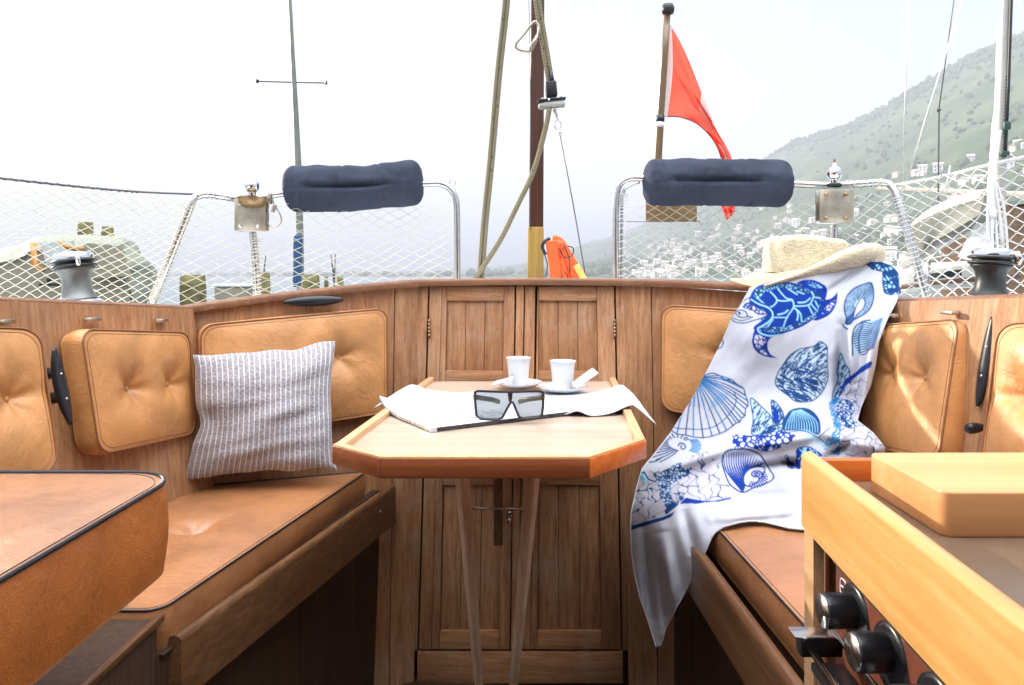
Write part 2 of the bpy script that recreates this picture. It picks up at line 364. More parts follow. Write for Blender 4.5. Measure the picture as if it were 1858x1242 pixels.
# ---- benches
def seatboard(a, b, h, th, outv, name='seat_board'):
    # a,b = top inner edge points, board faces the footwell (outv), rounded top edge
    outv = Vector(outv).normalized(); mb = MB(); prof = []
    for k in range(7):
        an = PI/2*k/6; prof.append((-th/2+th/2*2*0+th/2*math.cos(PI-an*2)*-1*0, 0))
    pr = [(0, 0)]+[(th*.5-th*.5*math.cos(PI*k/8), th*.5*math.sin(PI*k/8)) for k in range(9)]+[(th, -h), (0, -h)]
    pr = pr[1:]
    R = [[mb.bm.verts.new(p+outv*u+Vector((0, 0, w))) for u, w in pr] for p in (a, lerp(a, b, .5), b)]
    for A, B in zip(R, R[1:]):
        for k in range(len(pr)): mb.bm.faces.new((A[k], A[(k+1) % len(pr)], B[(k+1) % len(pr)], B[k]))
    mb.bm.faces.new(R[0]); mb.bm.faces.new(R[-1][::-1]); bmesh.ops.recalc_face_normals(mb.bm, faces=mb.bm.faces)
    return mk(name, mb, M['board'], boat, ang=40)
sb = seatboard(P(300, 1168, 1.274), P(702, 886, 2.205), .105, .026, (1, .2, 0))
seatboard(Vector((.452, 1.02, -.632)), Vector((.428, 2.1, -.632)), .10, .028, (-1, 0, 0))
# barrel bolt on the left seat board
bp = P(680, 924, 2.12)
mk('latch', MB().box(bp+Vector((.004, -.01, 0)), (.022, .012, .034), bev=.003).tube([bp+Vector((.0, -.02, .006)), bp+Vector((.022, -.02, -.0))], .006), M['steel'], sb)
# locker fronts below the seats
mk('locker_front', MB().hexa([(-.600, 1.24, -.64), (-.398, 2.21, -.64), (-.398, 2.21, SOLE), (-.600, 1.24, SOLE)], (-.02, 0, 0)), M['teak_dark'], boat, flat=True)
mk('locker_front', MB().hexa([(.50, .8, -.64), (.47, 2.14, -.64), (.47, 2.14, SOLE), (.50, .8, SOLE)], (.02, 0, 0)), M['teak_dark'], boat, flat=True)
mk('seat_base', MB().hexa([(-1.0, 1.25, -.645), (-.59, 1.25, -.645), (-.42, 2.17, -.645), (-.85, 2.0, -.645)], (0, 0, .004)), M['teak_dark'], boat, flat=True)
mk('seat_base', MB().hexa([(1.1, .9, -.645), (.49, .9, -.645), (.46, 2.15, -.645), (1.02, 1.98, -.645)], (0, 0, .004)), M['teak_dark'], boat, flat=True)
# forward locker the near cushion stands on
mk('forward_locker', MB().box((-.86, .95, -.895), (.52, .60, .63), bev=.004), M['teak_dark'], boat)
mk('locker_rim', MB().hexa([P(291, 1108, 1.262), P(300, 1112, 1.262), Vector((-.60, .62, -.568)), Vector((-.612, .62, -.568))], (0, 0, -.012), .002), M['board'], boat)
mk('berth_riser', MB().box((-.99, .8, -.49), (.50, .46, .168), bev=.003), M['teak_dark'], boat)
# ================================================================ leather cushions
def sq2disc(a, b): return a*math.sqrt(max(0, 1-b*b/2)), b*math.sqrt(max(0, 1-a*a/2))
def cushion(name, q, th, r, puff, buttons, label, cat='cushion', group=None, mat='leather', pip='piping_tan', N=56, pipr=.0022, dim=.016, seed=0, sag=None, sidemat=None):
    TL, TR, BR, BL = [Vector(p) for p in q]
    Wd = ((TR-TL).length+(BR-BL).length)/2; Hd = ((BL-TL).length+(BR-TR).length)/2
    nrm = (TR-TL).cross(BL-TL).normalized()         # into the cushion, away from the viewer
    def pos(a, b):   # a,b in [-1,1] -> rounded rect local
        x, y = a*Wd/2, b*Hd/2; ix, iy = Wd/2-r, Hd/2-r
        if abs(x) > ix and abs(y) > iy:
            dx, dy = (abs(x)-ix)/r, (abs(y)-iy)/r; dx, dy = sq2disc(dx, dy)
            x = math.copysign(ix+dx*r, x); y = math.copysign(iy+dy*r, y)
        return x, y
    def w(x, y, z):
        u, v = x/Wd+.5, y/Hd+.5
        return lerp(lerp(TL, TR, u), lerp(BL, BR, u), v)-nrm*z
    def axis(n, L):    # denser near the border
        out = []
        for i in range(n+1):
            t = i/n*2-1; out.append(t)
        return out
    def hgt(x, y):
        a, b = abs(x)/(Wd/2), abs(y)/(Hd/2)
        h = puff*(1-a**3.2)*(1-b**3.2)
        for bu, bv in buttons:
            bx, by = (bu-.5)*Wd, (bv-.5)*Hd; dx, dy = x-bx, y-by; rr = math.hypot(dx, dy); an = math.atan2(dy, dx)
            h -= dim*1.45*math.exp(-rr/(.022+.008*math.sin(an*5+seed)))+dim*1.1*math.exp(-(rr/.055)**2)
        nz = noise.noise(Vector((x*9+seed*3.1, y*9, seed)))*.0022+noise.noise(Vector((x*25+seed, y*25, 3)))*.0007
        return h+nz*(1-a**6)*(1-b**6)
    root = thing(name, label, cat, (w(0, 0, 0)+w(0, Hd/2, -th))/2, group)
    mb = MB()
    mb.grid(lambda u, v: (lambda p: w(p[0], p[1], hgt(*p)))(pos(u*2-1, v*2-1)), N, N)
    mk('cover', mb, M[mat], root, ang=180)
    per = []
    ix, iy = Wd/2-r, Hd/2-r
    for cx, cy, a0 in ((ix, -iy, -90), (ix, iy, 0), (-ix, iy, 90), (-ix, -iy, 180)):
        for k in range(9):
            a = math.radians(a0+90*k/8); per.append((cx+r*math.cos(a), cy+r*math.sin(a)))
    full = []
    for i in range(len(per)):
        (x0, y0), (x1, y1) = per[i], per[(i+1) % len(per)]; L = math.hypot(x1-x0, y1-y0); m = max(1, int(L/.03))
        for k in range(m): full.append((x0+(x1-x0)*k/m, y0+(y1-y0)*k/m))
    mb = MB(); n = len(full)
    def side(u, v):
        x, y = full[int(round(u*n)) % n]; bulge = 1+.0*v
        L = math.hypot(x, y); k = math.sin(PI*v)*.006
        return w(x*(1+k/L*1), y*(1+k/L*1), -th*v+noise.noise(Vector((x*14, y*14, seed)))*.0012*math.sin(PI*v))
    mb.grid(side, n, 6, wrapu=True)
    mk('side_band', mb, M[sidemat or mat], root, ang=180)
    mk('back', MB().hexa([w(x, y, -th) for x, y in per], nrm*.004), M[mat], root, flat=True)
    mk('piping', MB().tube([w(x, y, .001) for x, y in full], pipr, 6, closed=True), M[pip], root)
    ki, kj = 1-.018/Wd, 1-.018/Hd
    mk('stitching', MB().tube([w(x*ki, y*kj, hgt(x*ki, y*kj)+.0002) for x, y in full], .0007, 5, closed=True), M[pip], root)
    for bu, bv in buttons:
        x, y = (bu-.5)*Wd, (bv-.5)*Hd; c = w(x, y, hgt(x, y)+.002)
        mk('button', MB().ball(c, .0085, 14, (1, .55, 1)), M[mat], root)
    return root
BC = 'backrest cushions on the coaming'
cushion('backrest_cushion', [P(146, 597, 1.62), P(343, 603, 1.96), P(354, 786, 1.96), P(181, 824, 1.62)], .055, .035, .02, [(.36, .50), (.78, .49)],
        'tan leather backrest cushion with two buttons, on the side coaming left of the grey pillow', group=BC, seed=1)
cushion('backrest_cushion', [P(-300, 583, 1.16), P(72, 597, 1.47), P(106, 850, 1.44), P(-230, 975, 1.14)], .055, .04, .02, [(.2, .45), (.78, .46)],
        'tan leather backrest cushion cut by the left edge of the picture', group=BC, seed=2)
cushion('backrest_cushion', [P(364, 590, 1.99), P(702, 559, 2.24), P(703, 748, 2.22), P(368, 800, 1.97)], .05, .035, .02, [(.72, .42)],
        'wide tan leather backrest cushion behind the ribbed grey pillow', group=BC, seed=3)
cushion('backrest_cushion', [P(1200, 553, 2.2), P(1572, 578, 2.0), P(1560, 800, 1.98), P(1199, 742, 2.18)], .05, .04, .018, [(.34, .42)],
        'tan leather backrest cushion half covered by the blue and white beach cloth', group=BC, seed=4)
cushion('backrest_cushion', [P(1592, 590, 1.95), P(1741, 579, 1.63), P(1703, 838, 1.58), P(1560, 805, 1.92)], .055, .035, .02, [(.25, .40), (.66, .42)],
        'tan leather backrest cushion right of the beach cloth, next to the upright black cleat', group=BC, seed=5)
cushion('backrest_cushion', [P(1812, 588, 1.46), P(2120, 572, 1.16), P(2080, 960, 1.12), P(1776, 862, 1.42)], .055, .04, .02, [(.24, .44), (.75, .44)],
        'tan leather backrest cushion cut by the right edge of the picture', group=BC, seed=6)
cushion('seat_cushion', [(-.845, 2.0, -.570), (-.422, 2.15, -.570), (-.597, 1.255, -.570), (-.99, 1.255, -.570)], .07, .03, .014, [(.52, .52)],
        'long brown leather seat cushion under the ribbed pillow on the left bench', 'seat cushion', 'bench seat cushions', 'leather_dk', 'piping', N=90, dim=.014, seed=7)
cushion('seat_cushion', [(.447, 2.14, -.570), (.99, 1.97, -.570), (1.08, .92, -.570), (.484, .92, -.570)], .07, .03, .014, [(.5, .45)],
        'brown leather seat cushion under the beach cloth on the right bench', 'seat cushion', 'bench seat cushions', 'leather_dk', 'piping', N=70, dim=.012, seed=8)
cushion('seat_cushion', [(-1.25, 1.065, -.284), (-.474, 1.065, -.284), (-.476, .42, -.284), (-1.25, .42, -.284)], .118, .075, .012, [],
        'thick orange brown leather seat cushion in the near left corner', 'seat cushion', None, 'leather_dk', 'piping', N=90, pipr=.003, seed=9, sidemat='leather_or')
# turn clips above the side cushions
for i, (px, py, d, w_) in enumerate(((-5, 583, 1.52, 30), (155, 579, 1.70, 34), (281, 581, 1.89, 28), (1629, 572, 1.93, 34), (1737, 567, 1.66, 34))):
    c = P(px, py, d)+Vector((.018 if px < 900 else -.018, 0, 0))
    lab = ['pewter turn clip above the cushion cut by the left edge', 'nearer pewter turn clip above the two-button cushion left of the pillow', 'farther pewter turn clip above the two-button cushion left of the pillow', 'turn clip just right of the beach cloth above the cushion', 'pale turn clip above the right cushion, left of the upright cleat'][i]
    top('turn_clip', MB().box(c, (.018, w_*d/F*1.1, .009), bev=.003).tube([c-Vector((.02 if px < 900 else -.02, 0, 0)), c], .005), M['steel_worn'], lab, 'clip', 'turn clips above the cushions')
# ================================================================ cleats
def cleat(c, axis, nrm, L, label):
    axis = Vector(axis).normalized(); nrm = Vector(nrm).normalized(); c = Vector(c)
    root = thing('mooring_cleat', label, 'cleat', c, 'black mooring cleats')
    n = 22; pts = []; rs = []
    for i in range(n+1):
        t = i/n*2-1; pts.append(c+axis*(L/2*t)+nrm*(.017+.005*t*t)); rs.append(.0045+.0115*(1-abs(t)**2.2))
    mk('horns', MB().tube(pts, rs, 12, up=tuple(nrm), flat=.62), M['black'], root)
    mb = MB()
    for s in (-1, 1):
        o = c+axis*s*L*.16; mb.tube([o-nrm*.01, o+nrm*.006, o+nrm*.017], [.013, .009, .008], 12)
    mk('base', mb, M['black'], root)
    for s in (-1, 1):
        o = c+axis*s*L*.16+nrm*.0235; mk('screw', MB().lathe([(0, .004), (.003, .0035), (.0048, 0), (.0048, -.004)], o, nrm, 14), M['steel'], root)
    return root
cleat(P(577, 546, 2.16), (P(630, 543, 2.20)-P(525, 548, 2.13)), (-.28, -.95, .05), .17, 'flat black cleat below the cap rail above the wide left cushion')
cleat(P(98, 700, 1.55), P(128, 772, 1.53)-P(97, 628, 1.53), (1, -.25, 0), .165, 'upright black cleat between the two side cushions on the left')
cleat(P(1790, 655, 1.545)+Vector((.015, 0, 0)), P(1767, 735, 1.53)-P(1795, 572, 1.53), (-1, -.25, 0), .19, 'upright black cleat between the two side cushions on the right')
top('knob', MB().lathe([(0, .022), (.009, .021), (.011, .016), (.011, 0), (.007, -.02)], P(1752, 776, 1.5)+Vector((.02, 0, 0)), (-1, -.4, 0), 20), M['black'], 'small round black knob below the upright cleat on the right', 'knob')
# ================================================================ table
TZ = -.310
tb = thing('folding_table', 'wooden folding cockpit table with clipped front corners and V struts', 'table', (0, 1.8, TZ-.04))
ang = math.radians(4)
tn = [onz(602, 808, TZ), onz(690, 832, TZ), onz(1070, 832, TZ), onz(1173, 799, TZ)]
bk = [P(1116, 684, 2.28), P(779, 684, 2.28)]
for b_ in bk: b_.z = TZ
outl = [tn[0], tn[1], tn[2], tn[3], bk[0], bk[1]]
def inset(poly, d):
    out = []; n = len(poly)
    for i in range(n):
        a, b, c = poly[i-1], poly[i], poly[(i+1) % n]
        e1 = (b-a).normalized(); e2 = (c-b).normalized(); n1 = Vector((-e1.y, e1.x, 0)); n2 = Vector((-e2.y, e2.x, 0))
        k = d/(1+n1.dot(n2)); out.append(b+(n1+n2)*k)
    return out
inn = inset(outl, .019)
mk('tabletop', MB().hexa([p+Vector((0, 0, -.013)) for p in inset(outl, .018)], (0, 0, -.012)), M['tabletop'], tb, flat=True)
lo = (0, 0, -.034)
for i, mt in ((0, 'varnish'), (1, 'varnish'), (2, 'orangewood'), (3, 'rim'), (5, 'rim')):  # right clipped corner gets a brighter orange wood, its sunlit tone painted in
    j = (i+1) % 6
    q = [outl[i], outl[j], inn[j], inn[i]]
    mk('apron' if i < 3 else 'side_rail', MB().hexa(q, lo, .0025), M[mt], tb)
for i in (0, 1, 2):
    j = i+1
    mk('rim_strip', MB().hexa([p+Vector((0, 0, .0035)) for p in (inset(outl, .002)[i], inset(outl, .002)[j], inset(outl, .017)[j], inset(outl, .017)[i])], (0, 0, -.006), .0015), M['rim'], tb)
# struts
def strut(a, b):
    mb = MB(); s = Vector((1, .07, 0)).normalized(); t = (b-a).normalized(); u = s.cross(t); u = u if u.y > 0 else -u; R = []
    for p, k in ((a, 1.34), (b, .74)):
        w1, h1 = .0145*k, .010*k
        prof = [(-w1, -h1*.3), (-w1*.28, -h1*1.2), (w1*.28, -h1*1.2), (w1, -h1*.3), (w1, h1), (-w1, h1)]
        R.append([mb.bm.verts.new(p+s*x+u*y) for x, y in prof])
    for k in range(6): mb.bm.faces.new((R[0][k], R[0][(k+1) % 6], R[1][(k+1) % 6], R[1][k]))
    mb.bm.faces.new(R[0][::-1]); mb.bm.faces.new(R[1]); bmesh.ops.recalc_face_normals(mb.bm, faces=mb.bm.faces)
    bmesh.ops.bevel(mb.bm, geom=list(mb.bm.edges), offset=.0015, segments=2, profile=.5, affect='EDGES')
    return mk('leg', mb, M['strutm'], tb)
M['strutm'] = teak('strut_varnish', 'z', ((.58, .36, .22, 1), (.70, .48, .32, 1), (.78, .60, .45, 1)), sc=.7, rough=.22, coat=1, pores=.2)
def leg_at(x0, x1, y): return P(x0+(x1-x0)*(y-865)/377, y, lerp(1.77, 1.95, (y-865)/377))
strut(leg_at(839, 869, 778), leg_at(839, 869, 1330)); strut(leg_at(966, 932, 778), leg_at(966, 932, 1330))
mk('crossbar', MB().tube([leg_at(839, 869, 922), leg_at(966, 932, 922)], .0035, 10), M['steel'], tb)
mk('centre_bar', MB().box(P(904, 880, 2.02)+Vector((0, 0, 0)), (.026, .02, .33), bev=.007), M['board'], tb)
# ================================================================ galley: counter, fiddle, chopping block, stove
G = thing('galley_counter', 'galley counter with honey varnished fiddle rail in the right foreground', 'counter', (.75, .7, -1.2))
RX = lambda y: .392-.085*(1-y)
def railq(y0, y1):
    mb = MB(); prof = []
    th = .021
    pr = [(0, -.005)]+[(th/2-th/2*math.cos(PI*k/10), th/2*math.sin(PI*k/10)*.8-.005) for k in range(1, 10)]+[(th, -.005), (th, -.097), (0, -.097)]
    R = [[mb.bm.verts.new(Vector((RX(y)+u, y, -.241+w))) for u, w in pr] for y in (y0, (y0+y1)/2, y1)]
    for A, B in zip(R, R[1:]):
        for k in range(len(pr)): mb.bm.faces.new((A[k], A[(k+1) % len(pr)], B[(k+1) % len(pr)], B[k]))
    mb.bm.faces.new(R[0]); mb.bm.faces.new(R[-1][::-1]); bmesh.ops.recalc_face_normals(mb.bm, faces=mb.bm.faces)
    return mb
mk('fiddle_rail', railq(.28, 1.0), M['honey'], G, ang=45)
mk('cross_rail', MB().box((.76, .993, -.264), (.69, .016, .036), bev=.002), M['orangewood'], G)
mk('countertop', MB().hexa([(RX(.28)+.022, .28, -.274), (RX(.984)+.022, .984, -.274), (1.15, .984, -.274), (1.15, .28, -.274)], (0, 0, -.015)), M['counter'], G, flat=True)
pe = MB(); 
for k in range(5): pe.box((RX(1.0)+.0135+.0, 0, 0), (.001, .001, .001)) if 0 else pe.box((.3955+.0031*k+.0015, .985, -.77), (.0027, .03, .86), bev=.0004, seg=1)
mk('end_panel', pe, M['rim'], G)
mk('galley_side', MB().box((.60, .985, -.77), (.36, .012, .86)), M['teak_z'], G, flat=True)
mk('galley_front', MB().hexa([(.47, .28, -.34), (.47, .97, -.34), (.47, .97, -1.2), (.47, .28, -1.2)], (.01, 0, 0)), M['teak_dark'], G, flat=True)
tz = -.226; th = .0485
cb = MB(); q = [Vector((.456, .946, tz)), Vector((1.05, .950, tz)), Vector((1.05, .774, tz)), Vector((.4515, .772, tz))]
cb.hexa(q, (0, 0, -th)); es = list(cb.bm.edges)
bmesh.ops.bevel(cb.bm, geom=[e for e in es if abs(e.verts[0].co.z-e.verts[1].co.z) > .01], offset=.012, segments=5, profile=.5, affect='EDGES')
bmesh.ops.bevel(cb.bm, geom=[e for e in cb.bm.edges if e.calc_face_angle(0) > .9], offset=.003, segments=3, profile=.5, affect='EDGES')
top('chopping_block', cb, M['block'], 'thick pale wooden chopping block lying on the galley counter', 'chopping block', ang=35)
St = thing('gimballed_stove', 'rust brown stove front with black knobs under the galley fiddle rail', 'stove', (.6, .7, -.75))
sx = lambda y: .416-.085*(.95-y)
mk('front_panel', MB().hexa([(sx(.36), .36, -.368), (sx(.95), .95, -.368), (sx(.95), .95, -.75), (sx(.36), .36, -.75)], (.02, 0, 0), .002), M['rust'], St)
mk('body', MB().hexa([(sx(.36)+.022, .36, -.372), (sx(.95)+.022, .95, -.372), (sx(.95)+.022, .95, -.75), (sx(.36)+.022, .36, -.75)], (.04, 0, 0)), M['black'], St, flat=True)
mk('top_edge', MB().hexa([(sx(.36)-.004, .36, -.362), (sx(.95)-.004, .95, -.362), (sx(.95)+.03, .95, -.362), (sx(.36)+.03, .36, -.362)], (0, 0, -.006), .001), M['speck'] if 'speck' in M else M['teak_dark'], St)
for i, ky in enumerate((.88, .783, .68)):
    o = Vector((sx(ky)-.001, ky, -.399)); ax = (-1, 0, 0)
    kb = mk('knob', MB().lathe([(.020, 0), (.0205, .036), (.0195, .039), (0, .039)], o, ax, 36), M['black'], St, ang=35)
    mk('knob_face', MB().lathe([(.0190, .0392), (.0188, .0402), (0, .0404)], o, ax, 36), M['steel'], kb)
    mk('bezel', MB().lathe([(.036, 0), (.036, .003), (.03, .004), (0, .004)], o+Vector((0, -.004, -.004)), ax, 40), M['black'], St)
def mark(y, z, pts, wd=.0012):
    mb = MB(); 
    mb.tube([Vector((sx(y)-.0012, y+a, z+b)) for a, b in pts], wd, 6)
    return mb
ml = MB()
def ring(mb, y, z, a, b, sq=1, wd=.0009):
    pts = [Vector((sx(y)-.0008, y+a*math.copysign(abs(math.cos(t))**.5, math.cos(t)), z+b*math.copysign(abs(math.sin(t))**.5, math.sin(t)))) for t in [2*PI*k/24 for k in range(24)]]
    mb.tube(pts, wd, 6, closed=True)
ring(ml, .92, -.388, .008, .0095); ml.tube([Vector((sx(.92)-.0008, .914, -.388)), Vector((sx(.92)-.0008, .926, -.388))], .0009, 6)
ml.ball(Vector((sx(.90)-.001, .895, -.384)), .0018, 8); ml.ball(Vector((sx(.80)-.001, .80, -.384)), .0018, 8)
mk('marking', ml, M['white'], St, label='small white oven symbol and dots')
hb = mk('rail_bracket', MB().box((.372, .895, -.446), (.05, .02, .024), bev=.002), M['black'], St)
mk('bracket_top', MB().box((.366, .895, -.4325), (.056, .026, .003), bev=.001), M['steel'], St)
mk('door_face', MB().hexa([(.352, .33, -.460), (.356, .88, -.460), (.395, .88, -.462), (.375, .33, -.462)], (0, 0, -.01), .001), M['black'], St)
mk('towel_rail', MB().tube([(.354, .885, -.441), (.318, .35, -.441)], .0045, 12), M['chrome'], St)
mk('towel_rail', MB().tube([(.388, .90, -.428), (.352, .35, -.428)], .0035, 12), M['chrome'], St)
# ================================================================ ribbed pillow
def nz(x, y, z=0): return noise.noise(Vector((x, y, z)))
PIL = [P(350, 643, 1.93), P(607, 618, 2.08), P(611, 852, 1.97), P(339, 870, 1.93)]
n = NT('ribbed_grey_velvet'); tc = n.n('TexCoord'); sp = n.n('SeparateXYZ'); n.l(tc.outputs['UV'], sp.inputs[0])
mu = n.n('Math', operation='MULTIPLY'); mu.inputs[1].default_value = 27; n.l(sp.outputs[0], mu.inputs[0])
fr = n.n('Math', operation='FRACT'); n.l(mu.outputs[0], fr.inputs[0])
mp = n.n('Mapping'); mp.inputs['Scale'].default_value = (54, 60, 1); n.l(tc.outputs['UV'], mp.inputs[0])
bub = n.noise(mp.outputs[0], 1, 2)
base = n.ramp(bub, [(.35, (.20, .185, .195, 1)), (.6, (.34, .315, .33, 1))])
rib = n.ramp(fr.outputs[0], [(.0, (1, 1, 1)), (.07, (1, 1, 1)), (.13, (0, 0, 0)), (.87, (0, 0, 0)), (.93, (1, 1, 1))])
n.l(n.mix(rib, base, (.60, .58, .61, 1)), n.b.inputs['Base Color']); n.b.inputs['Roughness'].default_value = .75
n.b.inputs['Sheen Weight'].default_value = .4; n.b.inputs['Specular IOR Level'].default_value = .25
n.bump(bub, .6, .003); M['ribbed'] = n.m
pr = thing('ribbed_pillow', 'square grey ribbed velvet pillow leaning in the left bench corner', 'pillow', P(480, 868, 1.93))
pnv = (PIL[1]-PIL[0]).cross(PIL[3]-PIL[0]).normalized()
def pil(side):
    def f(u, v):
        a, b = u*2-1, v*2-1
        k = .055*(1-a*a)*abs(b)**1.5; uu, vv = .5+(a*(1-.07*(1-b*b)))/2, .5+(b*(1-.06*(1-a*a)))/2
        p = lerp(lerp(PIL[0], PIL[1], uu), lerp(PIL[3], PIL[2], uu), vv)
        e = (max(0, 1-abs(a)**2.6)*max(0, 1-abs(b)**2.6))**.55
        h = .072*e
        p = p+Vector((.010*nz(v*4, b, 3)*abs(a)**3-.0+.014*math.exp(-((v-.55)/.12)**2)*max(0, -a)**4, 0, .008*nz(u*5, 1, 2)*abs(b)**3))
        fu = (u*27) % 1; dd = min(fu, 1-fu)
        ribh = .0022*math.exp(-(dd/.11)**2)+.0012*nz(u*54, v*60, 2)
        wr = .016*nz(u*3.2+v*1.5, v*4.5, 5)*e+.009*nz(u*2.5+v*3, v*9, 8)*e
        cr = -.02*math.exp(-((u-.10)**2/.004+(v-.52)**2/.010))
        return p-pnv*(side*(h+wr*.8)+(ribh+cr if side > 0 else 0))
    return f
mk('front_cover', MB().grid(pil(1), 216, 110), M['ribbed'], pr, ang=180)
mk('back_cover', MB().grid(pil(-1), 60, 60), M['ribbed'], pr, ang=180)
# ================================================================ things on the table
ZT = TZ-.013
mg = thing('magazine', 'large white magazine with faint grey title lying under the sunglasses', 'magazine', onz(860, 770, ZT))
m0 = onz(781, 784, ZT+.001); m1 = onz(1058, 750, ZT+.001); m3 = onz(688, 737, ZT+.012); m0.z = m1.z = m3.z = ZT+.001; m2 = m1+m3-m0
def msurf(zo):
    def f(u, v):
        p = lerp(lerp(m0, m1, u), lerp(m3, m2, u), v)
        curl = .022*max(0, v-.55)**1.5*max(0, .55-u)*4.5+.014*max(0, v-.88)*max(0, .12-u)*60
        return p+Vector((0, 0, zo+curl+.002*math.sin(PI*v)*math.sin(PI*u)))
    return f
def sheet(mb, zo, th, nu=24, nv=24):
    f = msurf(zo+th); g = msurf(zo)
    mb.grid(f, nu, nv); mb.grid(g, nu, nv)
    e = [(k/nu, 0) for k in range(nu+1)]+[(1, k/nv) for k in range(1, nv+1)]+[(1-k/nu, 1) for k in range(1, nu+1)]+[(0, 1-k/nv) for k in range(1, nv+1)]
    m = len(e)-1
    mb.grid(lambda u, v: lerp(f(*e[int(round(u*m))]), g(*e[int(round(u*m))]), v), m, 1)
    return mb
pg = plain('magazine_pages', (.50, .44, .36, 1), .7, 0, .3, 90)
dkp = plain('dark_cover_edge', (.03, .028, .035, 1), .5, 0, .6, 60)
mk('back_cover', sheet(MB(), 0, .0012), dkp, mg, ang=30)
mk('pages', sheet(MB(), .0014, .0052), pg, mg, ang=30)
mk('front_cover', sheet(MB(), .0068, .001), M['paper'], mg, ang=30)
sb_ = MB(); sb_.hexa([msurf(-.0002)(0, -.004), msurf(-.0002)(.97, -.004), msurf(.0082)(.97, -.004), msurf(.0082)(0, -.004)], (m3-m0).normalized()*.003)
mk('spine', sb_, dkp, mg, flat=True)
mk('spine_label', MB().hexa([msurf(-.0003)(-.004, -.008), msurf(-.0003)(.035, -.008), msurf(.0086)(.035, -.008), msurf(.0086)(-.004, -.008)], (m3-m0).normalized()*.004), M['paper'], mg, flat=True)
# faint grey title letters, upside down for this reader, lying on the cover
cu = bpy.data.curves.new('title', 'FONT'); cu.body = 'NOVA'; cu.size = 1; cu.space_character = 1.15
to = bpy.data.objects.new('title_tmp', cu); COL.objects.link(to); dg = bpy.context.evaluated_depsgraph_get(); dg.update()
tm = bpy.data.meshes.new_from_object(to.evaluated_get(dg)); bpy.data.objects.remove(to)
tb_ = bmesh.new(); tb_.from_mesh(tm)
bmesh.ops.subdivide_edges(tb_, edges=[e for e in tb_.edges if e.calc_length() > .1], cuts=3)
mx = max(v.co.x for v in tb_.verts); my = max(v.co.y for v in tb_.verts)
for v in tb_.verts:
    u = .05+.46*(1-v.co.x/mx); w_ = .42-.27*(v.co.y/my); v.co = msurf(.0081)(u+.04, w_)
tmb = MB(); tmb.bm.free(); tmb.bm = tb_
mk('title', tmb, plain('pale_grey_ink', (.30, .34, .40, 1), .6, 0, .02, 5, 0), mg, flat=True)
# white runner cloth with curled ends
RX0, RX1 = -.335, .345
def runner(u, v):
    x = lerp(-.325, .335, u); y = lerp(1.72, 2.03, v)+.07*(0 if True else 1)
    y += .03*math.sin(u*5+1)*(1-v)*.8+.02*nz(u*6, v*2, 3)
    xe_l = -.30+.07*(y-1.6)*0; ce = lambda t: t
    z = ZT+.004+.0025*nz(u*9, v*5, 1)+.004*math.sin(u*14)*(1-v)*.3
    lx = lerp(tn[0].x, bk[1].x, (y-tn[0].y)/(bk[1].y-tn[0].y)); rx = lerp(tn[3].x, bk[0].x, (y-tn[3].y)/(bk[0].y-tn[3].y))
    def over(dist):     # height above the table when passing over the rail
        return .019*math.exp(-((dist+.004)/.04)**2)
    z += over(x-lx) if x > lx-.004 else .019*math.exp(-((x-lx)/.5)**2)-1.0*max(0, lx-x-.004)**1.2
    z += over(rx-x) if x < rx+.004 else .019-1.0*(x-rx-.004)**1.05
    if v < .25: z += .010*(1-v/.25)*math.exp(-((u-.17)/.05)**2)+.012*(1-v/.25)*math.exp(-((u-.72)/.03)**2)
    return Vector((x, y, z))
top('table_runner', MB().grid(runner, 120, 40), plain('white_cotton', (.50, .54, .61, 1), .85, 0, .03, 6, .3, 500, .0006), 'white cotton runner cloth with curled ends across the rear of the table', 'table runner', ang=180, solid=.0016)
# saucers and cups
def crockery(px, d, cupname):
    c = P(px, 700, d); c.z = ZT+.006
    top('saucer', MB().lathe([(0, .003), (.02, .003), (.028, .0035), (.05, .009), (.066, .016), (.068, .0165), (.066, .014), (.05, .005), (.03, 0), (0, 0)], c, seg=48), M['porcelain'],
        'white saucer under the cup at the %s' % cupname, 'saucer', 'coffee saucers', ang=50)
    cc = c+Vector((0, 0, .0035))
    cs = 1.14
    top('coffee_cup', MB().lathe([(r__*1.14, z__*1.14) for r__, z__ in [(0, .001), (.019, 0), (.0215, .002), (.0235, .012), (.026, .04), (.031, .070), (.0325, .0715), (.0315, .071), (.0285, .055), (.025, .02), (.018, .006), (0, .005)]], cc, seg=48), M['porcelain'],
        'white espresso cup at the %s, flaring to its rim' % cupname, 'cup', 'espresso cups', ang=60)
    return cc
k1 = crockery(941, 2.10, 'left of the pair'); k2 = crockery(1021, 2.02, 'right of the pair')
def packet(px, py, d, rot, lab, s=(.075, .026, .004)):
    top('sugar_packet', MB().box(P(px, py, d), s, Matrix.Rotation(rot[2], 4, 'Z') @ Matrix.Rotation(rot[1], 4, 'Y') @ Matrix.Rotation(rot[0], 4, 'X'), bev=.0015), M['paper'], lab, 'sugar packet', 'sugar packets')
packet(1061, 686, 2.0, (.6, -.55, .3), 'white sugar packet tilted against the right cup')
packet(913, 691, 2.06, (.3, -.3, -.2), 'white sugar packet leaning at the foot of the left cup', (.06, .024, .004))
sp_ = MB(); s0 = k2+Vector((.028, -.035, .013)); sp_.tube([s0, s0+Vector((.012, .02, .006)), s0+Vector((.018, .05, .012))], [.002, .0015, .002], 8); sp_.ball(s0+Vector((-.002, -.008, -.001)), .01, 14, (1, 1.3, .35))
top('teaspoon', sp_, M['steel'], 'small steel teaspoon beside the right cup', 'teaspoon')
